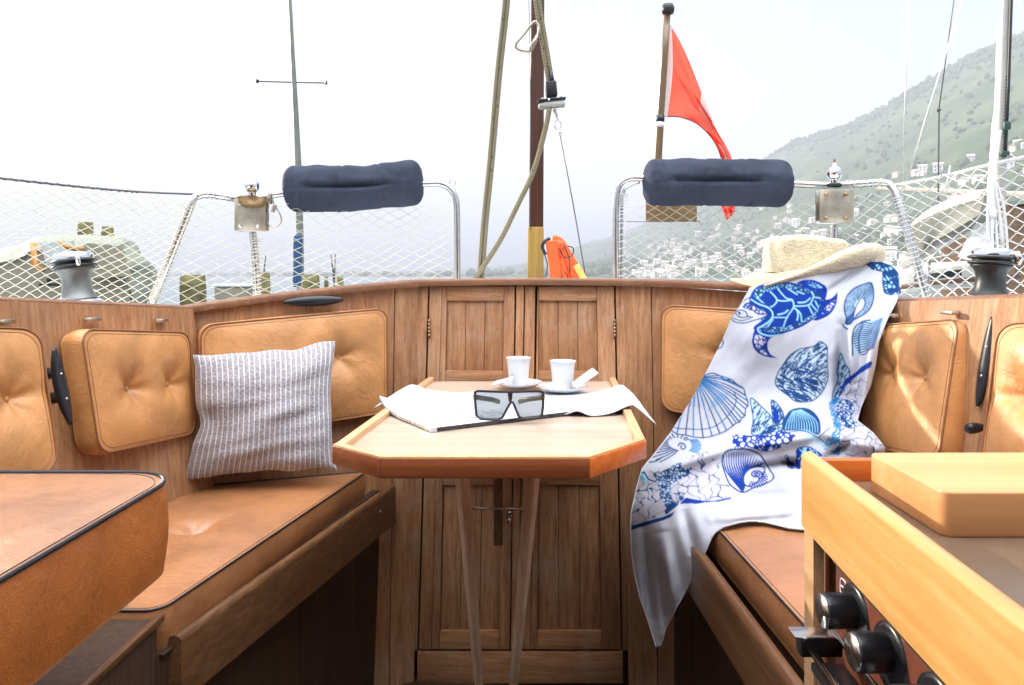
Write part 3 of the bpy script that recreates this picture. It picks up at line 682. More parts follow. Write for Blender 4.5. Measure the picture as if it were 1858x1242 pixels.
# sunglasses: flat top shield frame standing on the magazine
sgd = 1.60; zb = msurf(.008)(.62, .55).z
sg = thing('sunglasses', 'black flat top sunglasses with grey green lenses standing on the magazine', 'sunglasses', P(924, 748, sgd))
dzs = zb-P(924, 748, sgd).z
def G2(px, py, out=0): return P(px, py, sgd)+Vector((0, out+.012*((px-924)/62)**2, dzs))
oL = [(862, 699), (862, 745), (905, 748), (915, 742), (931, 716)]
mb = MB(); FR = lambda pts: mb.tube([G2(*p) for p in pts], .0028, 8, up=(0, 1, 0))
FR([(861, 699), (862, 722), (864, 742), (872, 747), (903, 748), (911, 744), (922, 724), (926, 717), (930, 715)])
FR([(986, 699), (986, 722), (984, 740), (977, 745), (950, 746), (942, 743), (934, 724), (931, 717), (927, 715)])
mb.tube([G2(861, 700), G2(866, 697), G2(924, 697.5), G2(980, 697), G2(986, 700)], .0028, 8, up=(0, 1, 0))
mb.hexa([G2(921, 698), G2(930, 698), G2(929, 716), G2(923, 716)], (0, .003, 0), .001)
mk('frame', mb, M['black'], sg)
n = NT('smoked_lens'); n.b.inputs['Base Color'].default_value = (.42, .50, .47, 1); n.b.inputs['Roughness'].default_value = .04; n.b.inputs['Transmission Weight'].default_value = .0; n.b.inputs['Alpha'].default_value = .38
n.b.inputs['Base Color'].default_value = (.10, .14, .13, 1); n.b.inputs['Specular IOR Level'].default_value = .8; M['lens'] = n.m
for pts in ([(862, 699), (922, 699), (923, 720), (911, 743), (903, 747), (872, 746), (864, 741)], [(929, 699), (985, 699), (984, 739), (977, 744), (950, 745), (942, 742), (930, 719)]):
    q = [G2(*p, out=.001) for p in pts]
    mk('lens', MB().hexa(q, (0, .0012, 0)), M['lens'], sg, flat=True)
for px, s in ((859, 1), (988, -1)):
    a = G2(px, 708); b = a+Vector((s*.040, .045, -.014)); c = b+Vector((s*.014, .03, -.010))
    tm_ = mk('temple', MB().tube(smooth([a, lerp(a, b, .5), b, c], 5), .0035, 8, flat=1.6), M['black'], sg)
    mk('hinge', MB().box(a, (.004, .006, .007), bev=.001), M['steel'], tm_)
# ================================================================ beach cloth with blue sea print
TX0, TY0, TW, TH = 1135, 465, 515, 720
ink = np.ones((TH, TW, 3))*np.array([.54, .565, .63]); NAVY = (.010, .055, .20); ROYAL = (.006, .040, .30); LIGHT = (.20, .46, .72); WHT = (.54, .565, .63); PNK = (.53, .53, .60)
yy, xx = np.mgrid[0:TH, 0:TW]; yy = yy+TY0; xx = xx+TX0
rs = np.random.RandomState(3)
def bb(pts, m): 
    a = np.array(pts); x0 = max(0, int(a[:, 0].min()-m-TX0)); x1 = min(TW, int(a[:, 0].max()+m-TX0)+1); y0 = max(0, int(a[:, 1].min()-m-TY0)); y1 = min(TH, int(a[:, 1].max()+m-TY0)+1); return y0, y1, x0, x1
def comp(sl, al, col): ink[sl] = ink[sl]*(1-al[..., None])+np.array(col)*al[..., None]
def sm2(pts, n=6, closed=False): return [(p.x, p.y) for p in smooth([(a, b, 0) for a, b in pts], n, closed)]
def stroke(pts, w, col=NAVY, curve=True, closed=False, w2=None):
    w = w*1.22; w2 = w2*1.22 if w2 else w2
    if curve and len(pts) > 2: pts = sm2(pts, 6, closed)
    if closed: pts = list(pts)+[pts[0]]
    n_ = len(pts)-1
    for i in range(n_):
        ww = w if w2 is None else w+(w2-w)*i/n_
        (x0, y0), (x1, y1) = pts[i], pts[i+1]; a, b, c, d = bb([pts[i], pts[i+1]], ww+2)
        if a >= b or c >= d: continue
        X = xx[a:b, c:d]-x0; Y = yy[a:b, c:d]-y0; L = (x1-x0)**2+(y1-y0)**2+1e-9
        t = np.clip((X*(x1-x0)+Y*(y1-y0))/L, 0, 1); D_ = np.hypot(X-t*(x1-x0), Y-t*(y1-y0))
        comp((slice(a, b), slice(c, d)), np.clip(ww/2-D_+.5, 0, 1), col)
def inside(pts, sl):
    X = xx[sl]; Y = yy[sl]; r = np.zeros(X.shape, bool); n_ = len(pts)
    for i in range(n_):
        (x0, y0), (x1, y1) = pts[i], pts[(i+1) % n_]
        if y0 == y1: continue
        c = ((y0 > Y) != (y1 > Y)) & (X < (x1-x0)*(Y-y0)/(y1-y0)+x0); r ^= c
    return r
def fill(pts, col, curve=True, al=1.0):
    if curve: pts = sm2(pts, 5, True)
    a, b, c, d = bb(pts, 1)
    if a >= b or c >= d: return
    sl = (slice(a, b), slice(c, d)); comp(sl, inside(pts, sl)*al, col)
def voro(pts, cell, lw, col, bgc=None, curve=True, inv=False, warp=0, stretch=(1, 1)):
    if curve: pts = sm2(pts, 5, True)
    a, b, c, d = bb(pts, 1); sl = (slice(a, b), slice(c, d)); ins = inside(pts, sl)
    X = xx[sl].astype(float); Y = yy[sl].astype(float)
    if warp: X = X+warp*np.sin(Y/7.)+warp*.6*np.sin(Y/3.1+X/9.); Y = Y+warp*np.cos(X/8.)
    m = int((b-a)*(d-c)/(cell*cell))+4; sx_ = rs.uniform(c+TX0-cell, d+TX0+cell, m); sy_ = rs.uniform(a+TY0-cell, b+TY0+cell, m)
    d1 = np.full(X.shape, 1e9); d2 = np.full(X.shape, 1e9)
    for px, py in zip(sx_, sy_):
        D_ = np.hypot((X-px)*stretch[0], (Y-py)*stretch[1]); nd = np.minimum(d2, np.maximum(D_, d1)); d1 = np.minimum(d1, D_); d2 = nd
    e = (d2-d1)
    if bgc is not None: comp(sl, ins*1.0, bgc)
    comp(sl, np.clip((lw-e)/1.0+.5, 0, 1)*ins, col)
def hatch(pts, dirf, n_, L, w, col=NAVY, clip=True):
    pts2 = sm2(pts, 5, True); a, b, c, d = bb(pts2, 1); sl = (slice(a, b), slice(c, d)); ins = inside(pts2, sl); k = 0; tries = 0
    while k < n_ and tries < n_*6:
        tries += 1; x = rs.randint(c, d); y = rs.randint(a, b)
        if not ins[y-a, x-c]: continue
        k += 1; X, Y = x+TX0, y+TY0; th = dirf(X, Y)+rs.normal(0, .12); l = L*rs.uniform(.5, 1.3); q = []
        for s_ in np.linspace(-.5, .5, 5):
            ax = X+math.cos(th+s_*.5)*l*s_; ay = Y+math.sin(th+s_*.5)*l*s_; iy, ix = int(ay-TY0-a), int(ax-TX0-c)
            if 0 <= iy < ins.shape[0] and 0 <= ix < ins.shape[1] and ins[iy, ix]: q.append((ax, ay))
        if len(q) > 2: stroke(q, w, col, curve=False)
def Z(ox, oy, s): return lambda pts: [(ox+x/s, oy+y/s) for x, y in pts]
zA, zB, zC, zD = Z(1320, 460, 5.465), Z(1200, 600, 5.645), Z(1340, 600, 4.777), Z(1130, 770, 5.4)
SK = (.30, .62, .80)
# -- big turtle
fill(zA([(690, 290), (760, 262), (850, 262), (920, 290), (975, 330), (985, 400), (960, 465), (930, 430), (900, 380), (820, 345), (740, 312)]), ROYAL)
voro(zA([(775, 290), (860, 284), (915, 315), (938, 340), (850, 335)]), 4, 1.2, ROYAL, SK)
fill(zA([(945, 470), (1010, 452), (1060, 420), (1088, 385), (1085, 470), (1060, 540), (1010, 605), (930, 650), (850, 662), (905, 590)]), ROYAL)
voro(zA([(975, 530), (1064, 462), (1045, 530), (1000, 575), (932, 604)]), 4.5, 1.4, ROYAL, WHT)
fill(zA([(275, 755), (250, 820), (245, 885), (268, 945), (312, 990), (390, 1022), (490, 1032), (430, 1000), (398, 940), (402, 870), (445, 828), (522, 805), (420, 795), (330, 765)]), ROYAL)
voro(zA([(290, 802), (385, 850), (362, 900), (368, 960), (400, 1008), (335, 982), (284, 925), (262, 862)]), 5, 1.6, ROYAL, WHT)
sh = [(225, 440), (240, 390), (300, 325), (420, 285), (560, 280), (700, 300), (820, 345), (900, 380), (940, 430), (945, 500), (920, 570), (850, 650), (740, 722), (620, 770), (500, 802), (400, 790), (330, 760), (300, 720), (330, 660), (300, 560), (235, 500)]
fill(zA(sh), ROYAL)
R1 = [(250, 430), (300, 345), (420, 300), (560, 295), (700, 315), (815, 362), (880, 395), (925, 440), (928, 500), (900, 570), (835, 640), (735, 705), (620, 752), (500, 785), (400, 775), (350, 745), (330, 690), (330, 560), (265, 490)]
voro(zA(R1), 4.2, 1.7, NAVY, SK)
fill(zA([(310, 440), (400, 375), (500, 345), (620, 350), (720, 370), (830, 400), (870, 425), (915, 445), (918, 490), (890, 550), (820, 618), (700, 680), (560, 728), (420, 722), (395, 700), (450, 640), (440, 580), (380, 520), (320, 480)]), ROYAL)
for s_ in ([(500, 350), (580, 440), (640, 460), (655, 530), (590, 630), (555, 722)], [(310, 452), (420, 530), (490, 462), (425, 378)], [(490, 462), (560, 470), (642, 458)], [(655, 522), (800, 510), (850, 430), (835, 380)], [(800, 510), (845, 600)],
           [(655, 535), (720, 590), (735, 668)], [(455, 632), (595, 632)], [(850, 430), (918, 440)], [(600, 350), (690, 405)], [(500, 605), (560, 590), (600, 560)], [(700, 485), (770, 480), (820, 440)], [(690, 375), (760, 400)], [(870, 470), (900, 530)], [(830, 500), (880, 560)], [(400, 720), (450, 650)], [(690, 560), (700, 610), (690, 660)]):
    stroke(zA(s_), 2.0, SK)
stroke(zA([(240, 450), (300, 500), (390, 540), (430, 600), (400, 660), (330, 710), (290, 740)]), 9, ROYAL); stroke(zA([(235, 455), (310, 500), (410, 540), (450, 605), (420, 665), (350, 715), (300, 745), (330, 790), (420, 815), (510, 805)]), 2.2, SK)
fill(zA([(205, 440), (130, 500), (60, 600), (40, 645), (90, 682), (180, 687), (250, 665), (330, 642), (388, 612), (385, 580), (330, 555), (270, 525), (220, 480)]), WHT)
stroke(zA([(205, 440), (130, 500), (60, 600), (40, 645), (90, 682), (180, 687), (250, 665), (330, 642), (388, 612), (385, 580), (330, 555), (270, 525), (220, 480)]), 1.5)
voro(zA([(205, 480), (150, 530), (250, 570), (300, 610), (380, 605), (375, 582), (300, 552)]), 5, 2.0, ROYAL, WHT)
stroke(zA([(85, 580), (130, 560), (185, 580), (200, 620), (250, 630)]), 1.4); stroke(zA([(80, 590), (110, 622), (165, 635), (200, 622)]), 1.4); fill(zA([(108, 582), (128, 580), (132, 600), (112, 604)]), NAVY); stroke(zA([(60, 640), (140, 665), (230, 640)]), 1.2)
# -- conch
oc = [(1422, 290), (1340, 308), (1262, 342), (1200, 400), (1165, 480), (1162, 560), (1180, 640), (1175, 690), (1215, 700), (1240, 662), (1340, 612), (1410, 550), (1445, 460), (1447, 360)]
fill(zA(oc), SK, al=.55); cx_, cy_ = 1310, 510
for k, (x, y) in enumerate(sm2(oc, 4, True)):
    a_ = .28+.15*rs.rand(); p0 = (cx_+(x-cx_)*a_*.9, cy_+(y-cy_)*a_); stroke(zA([(x, y), (lerp(x, p0[0], .5)+14, lerp(y, p0[1], .5)-8), p0]), 1.5, NAVY, w2=.5)
fill(zA([(1335, 438), (1362, 480), (1345, 545), (1285, 600), (1250, 655), (1262, 560), (1290, 495)]), WHT); stroke(zA([(1335, 438), (1362, 480), (1345, 545), (1285, 600), (1250, 655), (1262, 560), (1290, 495)]), 1.3, closed=True)
stroke(zA(oc), 1.8, closed=True); stroke(zA([(1145, 700), (1165, 730), (1195, 748)]), 2)
# -- ribbed cockle at the right edge
fill(zA([(1520, 630), (1540, 680), (1500, 800), (1440, 900), (1330, 960), (1270, 1010), (1240, 930), (1235, 830), (1270, 720), (1340, 675), (1420, 660)]), SK, al=.5)
for k in range(15):
    t = k/14; a_ = (1245+60*abs(t-.5)**1.5*4-10, 1005-t*310); b_ = (1400+t*30, 960-t*270); c_ = (1450+t*90, 930-t*290)
    stroke(zA([a_, (a_[0]+50, a_[1]-12), b_, c_]), 1.6)
for sc_ in (((1240, 1010), (1238, 930), (1236, 830), (1262, 730), (1340, 675), (1420, 660)), ((1310, 990), (1300, 900), (1305, 800), (1340, 720))): stroke(zA(sc_), 2)
# -- coral block at the top corner
voro(zA([(1300, 82), (1380, 70), (1560, 70), (1650, 100), (1700, 160), (1705, 330), (1690, 400), (1610, 415), (1550, 390), (1535, 300), (1530, 180), (1440, 165), (1400, 130)]), 6, 2.6, NAVY, SK, curve=False, warp=1.5)
for k in range(16): stroke(zA([(1700, 330+k*9), (1760, 380+k*8), (1840, 450+k*6)]), 1.2)
# -- oyster
oy = [(720, 95), (768, 140), (770, 195), (768, 280), (776, 400), (742, 500), (690, 570), (622, 610), (500, 612), (430, 560), (350, 500), (320, 450), (340, 370), (390, 290), (450, 210), (530, 160), (600, 145), (660, 130), (695, 100)]
fill(zC(oy), SK, al=.40)
hatch(zC(oy), lambda x, y: (.35 if y > 685 else -1.0) + (x-1430)*.006, 230, 11, 1.5)
hatch(zC([(340, 400), (420, 330), (600, 330), (700, 420), (600, 600), (450, 560), (350, 490)]), lambda x, y: .45, 60, 16, 2.0)
stroke(zC(oy), 1.6, closed=True); stroke(zC([(350, 480), (420, 380), (520, 320), (640, 350), (740, 320)]), 1.6)
# -- scallop
so = [(420, 465), (520, 435), (600, 460), (650, 500), (720, 500), (770, 545), (840, 590), (860, 660), (885, 720), (885, 770), (862, 800), (855, 870), (822, 895), (800, 935), (770, 945), (735, 970), (670, 1020), (600, 1052), (520, 1078), (430, 1095), (330, 1088), (250, 1068), (160, 1055), (90, 1010), (20, 1030), (-40, 1000), (200, 760), (300, 600)]
stroke(zB(so[:24]), 1.6, curve=True)
for k in range(4, 24):
    x, y = so[k]; bx, by = 410+(k-4)*-4, 470+(k-4)*2
    mx_, my_ = lerp(bx, x, .5)+25-(k-4)*2, lerp(by, y, .5)-25
    stroke(zB([(bx, by), (mx_, my_), (x, y)]), 1.2, NAVY if k % 2 else (.02, .16, .42), w2=2.2)
    if k > 7: stroke(zB([(bx+8, by+4), (mx_+10, my_+6)]), 1.0, (.02, .20, .48), curve=False)
stroke(zB([(740, 620), (765, 690), (750, 770), (700, 850), (620, 930), (520, 990), (400, 1010), (280, 1005), (170, 1000), (100, 975)]), 1.2)
fill(zB([(600, 640), (680, 660), (640, 720), (520, 800), (470, 830), (520, 740)]), (.04, .28, .58), al=.35)
stroke(zB([(585, 80), (625, 85), (635, 130), (610, 170), (560, 190)]), 1.4)
# -- fish / frond shapes
for poly in ([(105, 585), (200, 660), (280, 740), (300, 830), (250, 880), (120, 900), (128, 760)], [(285, 605), (350, 650), (392, 730), (380, 800), (330, 815), (300, 760)], [(230, 860), (300, 820), (380, 850), (390, 890), (200, 905)], [(885, 195), (930, 290), (965, 350), (950, 470), (880, 560), (820, 625), (815, 540), (860, 420), (850, 350)]):
    fill(zC(poly), SK, al=.5); hatch(zC(poly), lambda x, y: -1.0, 40, 9, 1.7); stroke(zC(poly), 1.6, closed=True)
fill(zC([(300, 655), (340, 700), (350, 780), (310, 790)]), ROYAL)
# -- dark clam
cl = [(385, 800), (440, 705), (520, 673), (600, 680), (660, 720), (702, 790), (700, 892), (600, 872), (500, 860), (400, 860)]
fill(zC(cl), NAVY)
for k in range(13):
    t = k/12; stroke(zC([(470+t*70, 700-t*18), (425+t*240, 790-t*20), (405+t*285, 862+t*20)]), .9, SK)
stroke(zC(cl), 1.6, closed=True)
# -- spotted ray band
voro(zD([(1075, 118), (1110, 98), (1250, 110), (1400, 98), (1560, 68), (1690, 108), (1640, 172), (1500, 242), (1400, 262), (1250, 225), (1100, 235)]), 6, 2.2, ROYAL, (.66, .72, .82), warp=1)
hatch(zC([(780, 620), (900, 580), (960, 640), (900, 760), (900, 1060), (800, 1050), (730, 1000), (820, 850)]), lambda x, y: -.8, 170, 9, 1.6, (.03, .22, .5))
fill(zC([(480, 870), (600, 860), (720, 930), (800, 1000), (780, 1030), (640, 960), (560, 930)]), SK, al=.45); stroke(zC([(440, 880), (560, 870), (700, 930), (790, 1010)]), 1.3); stroke(zC([(700, 920), (790, 845)]), 1.5)
# -- small turtle by the fiddle
fill(zC([(505, 1020), (590, 1000), (650, 1020), (720, 1070), (700, 1090), (560, 1090), (540, 1190), (500, 1190), (498, 1090)]), ROYAL)
voro(zC([(520, 1030), (590, 1008), (650, 1030), (700, 1075), (560, 1085), (520, 1120)]), 8, 1.6, SK); fill(zC([(515, 970), (560, 980), (540, 1005)]), SK, False, .6)
voro(zC([(400, 1080), (430, 1080), (450, 1130), (500, 1150), (505, 1190), (430, 1190)]), 3, 1.4, NAVY)
# -- small snail
voro(zD([(160, 470), (250, 450), (400, 460), (560, 370), (640, 310), (760, 280), (870, 240), (980, 330), (930, 470), (1040, 580), (1080, 712), (900, 745), (780, 745), (620, 715), (550, 780), (510, 850), (400, 890), (240, 935), (85, 1000), (70, 900), (120, 700), (160, 560)]), 17, 1.1, NAVY, PNK, warp=5, curve=False)
voro(zD([(340, 500), (560, 370), (640, 380), (660, 480), (520, 560), (470, 620), (480, 760), (400, 780), (360, 640)]), 4.5, 1.5, NAVY, (.5, .66, .82), warp=1)
fill(zD([(840, 290), (870, 240), (940, 250), (975, 290), (960, 330), (870, 330)]), WHT); fill(zD([(580, 350), (640, 335), (665, 400), (640, 430), (580, 410)]), WHT)
fill(zD([(235, 370), (330, 370), (480, 390), (400, 450), (240, 445)]), WHT, al=.9)
fill(zD([(170, 500), (210, 485), (250, 540), (200, 570)]), SK); stroke(zD([(160, 480), (210, 475), (260, 540), (330, 560)]), 2)
for k in range(16):
    t = k/15; a0_ = math.pi*(.55+1.15*t); stroke(zD([(560+60*math.cos(a0_)*1.2, 200+50*math.sin(a0_)), (530+130*math.cos(a0_+.15)*1.2, 215+95*math.sin(a0_+.15)), (480+200*math.cos(a0_+.35)*1.15, 240+150*math.sin(a0_+.35))]), 1.7)
for k in range(12):
    a0_ = -.9+k*.16; stroke(zD([(600+80*math.cos(a0_), 205+70*math.sin(a0_)), (660+110*math.cos(a0_), 215+90*math.sin(a0_))]), 1.4, (.03, .2, .5), curve=False)
fill(zD([(445, 180), (480, 140), (560, 135), (640, 180), (650, 240), (600, 275), (540, 250), (480, 225)]), WHT); stroke(zD([(545, 210), (560, 185), (600, 190), (615, 225), (590, 245), (570, 225), (580, 205)]), 1.7)
stroke(zD([(255, 370), (330, 360), (390, 320)]), 1.8)
# -- nautilus
na = [(1150, 240), (1050, 250), (990, 290), (975, 370), (1000, 470), (1040, 570), (1100, 630), (1180, 665), (1280, 620), (1400, 580), (1478, 520), (1430, 430), (1380, 340), (1330, 285), (1240, 245)]
fill(zD(na), (.62, .66, .80))
for k in range(17):
    t = k/16; x0, y0 = lerp(990, 1390, t), 300-60*math.sin(PI*min(1, t*1.1))+t*70; x1, y1 = 1180+t*95, 610-t*200+20*math.sin(t*9)
    stroke(zD([(x0, y0), (lerp(x0, x1, .4)-50*(1-t), lerp(y0, y1, .5)), (x1-10, y1+40*(1-t))]), 1.2, ROYAL, w2=3.6)
fill(zD([(1190, 500), (1240, 440), (1330, 410), (1390, 430), (1370, 500), (1310, 570), (1240, 610), (1190, 580)]), WHT); stroke(zD([(1190, 500), (1240, 440), (1330, 410), (1390, 430), (1370, 500), (1310, 570), (1240, 610), (1190, 580)]), 2, closed=True)
stroke(zD([(1310+(.3+k*.13)*9*math.cos(k*.42)*1.6, 490+(.3+k*.13)*9*math.sin(k*.42)) for k in range(34)]), 1.8, ROYAL)
for k in range(12):
    a0_ = -.6+k*.25; stroke(zD([(1300+70*math.cos(a0_), 515+55*math.sin(a0_)), (1300+120*math.cos(a0_), 525+95*math.sin(a0_))]), 2, ROYAL, curve=False)
stroke(zD(na), 2.2, closed=True)
# -- navy border stripes and crackle on the right fold
fill(zD([(90, 992), (240, 945), (400, 905), (510, 855), (480, 905), (400, 940), (240, 985), (80, 1035)]), (.006, .045, .22), False)
fill(zD([(552, 782), (620, 718), (700, 735), (790, 748), (900, 748), (1075, 712), (1050, 735), (940, 757), (820, 763), (720, 780), (640, 772)]), ROYAL, False)
voro(zC([(960, 440), (1120, 370), (1110, 500), (1050, 680), (1000, 770), (1100, 830), (1200, 930), (1310, 1030), (1120, 1090), (980, 1090), (890, 1060), (880, 900), (900, 760), (960, 640), (900, 580), (930, 500)]), 15, 1.0, NAVY, PNK, warp=5, curve=False)
voro(zC([(860, 620), (960, 600), (1010, 680), (980, 760), (1040, 820), (960, 850), (860, 780)]), 4.5, 1.6, NAVY, (.52, .62, .82), warp=1)
fill(zC([(885, 515), (925, 425), (1000, 368), (1070, 310), (1150, 262), (1140, 315), (1050, 375), (985, 425), (910, 500)]), ROYAL)
ink = np.clip(ink, 0, 1)
# -- the sheet itself
left = [(475, 1560), (482, 1520), (490, 1480), (500, 1430), (512, 1385), (522, 1360), (545, 1348), (575, 1328), (620, 1309), (660, 1289), (700, 1268), (730, 1251), (790, 1213), (825, 1186), (850, 1165), (880, 1156), (930, 1145), (960, 1144), (1000, 1146), (1040, 1151), (1080, 1160), (1120, 1174), (1160, 1187), (1173, 1190)]
right = [(475, 1600), (482, 1618), (492, 1628), (510, 1636), (530, 1634), (550, 1626), (580, 1610), (620, 1595), (660, 1589), (700, 1580), (740, 1562), (762, 1556), (785, 1585), (812, 1607), (830, 1605), (955, 1600), (957, 1480), (958, 1300), (975, 1290), (1020, 1271), (1060, 1250), (1100, 1228), (1140, 1208), (1172, 1198)]
outp = [(x, y) for y, x in left]+[(x, y) for y, x in right[::-1]]
outp = [q for q in outp if not (q[1] in (957, 958))]
i_ = outp.index((1600, 955)); outp[i_+1:i_+1] = [] 
outp = outp[:i_]+[(1600, 962), (1470, 961), (1430, 957), (1380, 945), (1340, 944), (1312, 955), (1298, 965)][::-1][:0]+outp[i_:]
# walk right side from the bottom up: insert the seat-front hem between (1290,975) and (1600,955)
j_ = outp.index((1290, 975)); outp = outp[:j_+1]+[(1296, 966), (1312, 955), (1345, 946), (1385, 946), (1430, 957), (1470, 961), (1560, 961)]+outp[j_+1:]
ctl = [(1372, 515, 2.09), (1450, 525, 2.05), (1500, 495, 2.05), (1560, 530, 2.0), (1600, 480, 2.04), (1636, 510, 1.98), (1628, 548, 1.95), (1330, 580, 2.06), (1450, 600, 1.99), (1560, 600, 1.93), (1610, 600, 1.88), (1260, 720, 2.05), (1400, 720, 1.97), (1500, 720, 1.91), (1570, 740, 1.83),
       (1200, 820, 2.02), (1300, 820, 1.92), (1400, 820, 1.83), (1500, 810, 1.78), (1590, 810, 1.74), (1200, 880, 1.88), (1300, 890, 1.80), (1400, 890, 1.76), (1470, 890, 1.72), (1320, 945, 1.655), (1420, 945, 1.645), (1480, 955, 1.60), (1600, 955, 1.6),
       (1150, 930, 1.90), (1250, 950, 1.70), (1150, 1000, 1.88), (1230, 1040, 1.74), (1175, 1100, 1.84), (1190, 1170, 1.80), (1600, 880, 1.75), (1280, 960, 1.66)]
cA = np.array(ctl)
def rbf(q, src, val):
    K = lambda r: np.where(r > 0, r*r*np.log(r+1e-9), 0)
    n_ = len(src); d_ = np.hypot(src[:, None, 0]-src[None, :, 0], src[:, None, 1]-src[None, :, 1])/100
    A = np.zeros((n_+3, n_+3)); A[:n_, :n_] = K(d_)+np.eye(n_)*.02; Pm = np.c_[np.ones(n_), src/100]; A[:n_, n_:] = Pm; A[n_:, :n_] = Pm.T
    w_ = np.linalg.solve(A, np.r_[val, 0, 0, 0]); dq = np.hypot(q[:, None, 0]-src[None, :, 0], q[:, None, 1]-src[None, :, 1])/100
    return K(dq) @ w_[:n_]+np.c_[np.ones(len(q)), q/100] @ w_[n_:]
step = 1.3
gx = np.arange(TX0, TX0+TW, step); gy = np.arange(TY0+5, TY0+TH, step)
GX, GY = np.meshgrid(gx, gy); fx, fy = GX.ravel(), GY.ravel(); r_ = np.zeros(fx.shape, bool)
for i in range(len(outp)):
    (x0, y0), (x1, y1) = outp[i], outp[(i+1) % len(outp)]
    if y0 == y1: continue
    r_ ^= ((y0 > fy) != (y1 > fy)) & (fx < (x1-x0)*(fy-y0)/(y1-y0)+x0)
r_ = r_.reshape(GX.shape)
idx = -np.ones(GX.shape, int); need = np.zeros(GX.shape, bool)
cell = r_[:-1, :-1] & r_[1:, :-1] & r_[:-1, 1:] & r_[1:, 1:]
for a, b in ((0, 0), (1, 0), (0, 1), (1, 1)): need[a:a+cell.shape[0], b:b+cell.shape[1]] |= cell
idx[need] = np.arange(need.sum()); qx, qy = GX[need].copy(), GY[need].copy()
cnt = np.zeros(GX.shape, int)
for a, b in ((0, 0), (1, 0), (0, 1), (1, 1)): cnt[a:a+cell.shape[0], b:b+cell.shape[1]] += cell
bd = cnt[need] < 4
for k in np.nonzero(bd)[0]:
    best = 1e9
    for i in range(len(outp)):
        (x0, y0), (x1, y1) = outp[i], outp[(i+1) % len(outp)]; L = (x1-x0)**2+(y1-y0)**2+1e-9; t = min(1, max(0, ((qx[k]-x0)*(x1-x0)+(qy[k]-y0)*(y1-y0))/L)); X, Y = x0+t*(x1-x0), y0+t*(y1-y0); d_ = (X-qx[k])**2+(Y-qy[k])**2
        if d_ < best: best = d_; bp_ = (X, Y)
    if best < 6: qx[k], qy[k] = bp_
dep = np.concatenate([rbf(np.c_[qx[i:i+20000], qy[i:i+20000]], cA[:, :2], cA[:, 2]) for i in range(0, len(qx), 20000)])
def ridge(x0, y0, x1, y1, w_, amp):
    L = (x1-x0)**2+(y1-y0)**2; t = np.clip(((qx-x0)*(x1-x0)+(qy-y0)*(y1-y0))/L, 0, 1); d_ = np.hypot(qx-x0-t*(x1-x0), qy-y0-t*(y1-y0)); return -amp*np.exp(-(d_/w_)**2)*np.sin(PI*np.clip(t, .04, .96))**.5
for a in ((1500, 530, 1570, 482, 6, -.010), (1540, 560, 1545, 700, 14, .030), (1528, 590, 1520, 760, 9, -.018), (1585, 600, 1560, 760, 10, .022), (1490, 640, 1380, 860, 26, .010), (1400, 560, 1260, 800, 34, .012), (1170, 860, 1330, 810, 12, .022), (1330, 815, 1480, 790, 11, .026), (1360, 850, 1460, 835, 8, -.02),
          (1480, 780, 1590, 815, 12, .03), (1500, 830, 1560, 790, 7, -.018), (1160, 900, 1300, 850, 14, -.014), (1200, 960, 1225, 1120, 16, .030), (1240, 920, 1262, 1010, 12, -.02), (1170, 960, 1180, 1120, 9, -.014), (1290, 940, 1460, 925, 10, .016), (1300, 905, 1450, 900, 12, -.010), (1415, 835, 1455, 850, 6, -.015), (1180, 1000, 1200, 1150, 7, .01)):
    a = a[:5]+(a[5]*1.5,); dep = dep+ridge(*a)
nzv = np.array([noise.noise(Vector((x*.018, y*.010, 4)))*.010+noise.noise(Vector((x*.05+y*.02, y*.03, 9)))*.003+noise.noise(Vector((x*.5, y*.5, 1)))*.0003 for x, y in zip(qx, qy)]); dep = dep+nzv
V = np.c_[(qx-CX)*dep/F, dep, -(qy-HY)*dep/F]
ci, cj = np.nonzero(cell); faces = np.c_[idx[ci, cj], idx[ci+1, cj], idx[ci+1, cj+1], idx[ci, cj+1]]
me = bpy.data.meshes.new('beach_cloth'); o0 = V.mean(0); o0[2] = V[:, 2].min(); me.from_pydata((V-o0).tolist(), [], faces.tolist())
ca = me.color_attributes.new('print', 'FLOAT_COLOR', 'POINT')
u_ = np.clip(qx-TX0, 0, TW-1.01); v_ = np.clip(qy-TY0, 0, TH-1.01); iu, iv = u_.astype(int), v_.astype(int); fu, fv = (u_-iu)[:, None], (v_-iv)[:, None]
col = ink[iv, iu]*(1-fu)*(1-fv)+ink[iv, iu+1]*fu*(1-fv)+ink[iv+1, iu]*(1-fu)*fv+ink[iv+1, iu+1]*fu*fv
ca.data.foreach_set('color', np.c_[col, np.ones(len(col))].ravel())
for p in me.polygons: p.use_smooth = True
n = NT('printed_beach_cotton'); at = n.n('Attribute'); at.attribute_name = 'print'; n.l(at.outputs['Color'], n.b.inputs['Base Color']); n.b.inputs['Roughness'].default_value = .85; n.b.inputs['Specular IOR Level'].default_value = .15
n.bump(n.noise(n.coord((1, 1, 1)), 900, 2), .25, .0006)
tr = n.n('BsdfTranslucent'); n.l(at.outputs['Color'], tr.inputs[0]); ms = n.n('MixShader'); ms.inputs[0].default_value = .25
n.l(n.b.outputs[0], ms.inputs[1]); n.l(tr.outputs[0], ms.inputs[2]); n.l(ms.outputs[0], n.out.inputs[0])
me.materials.append(n.m); tw = bpy.data.objects.new('beach_cloth', me); COL.objects.link(tw); tw.location = o0
m_ = tw.modifiers.new('t', 'SOLIDIFY'); m_.thickness = .0018; m_.offset = 0
hemp = [(1290, 975), (1296, 966), (1312, 955), (1345, 946), (1385, 946), (1430, 957), (1470, 961), (1500, 961)]; hemq = [(x, y) for y, x in left[12:]]
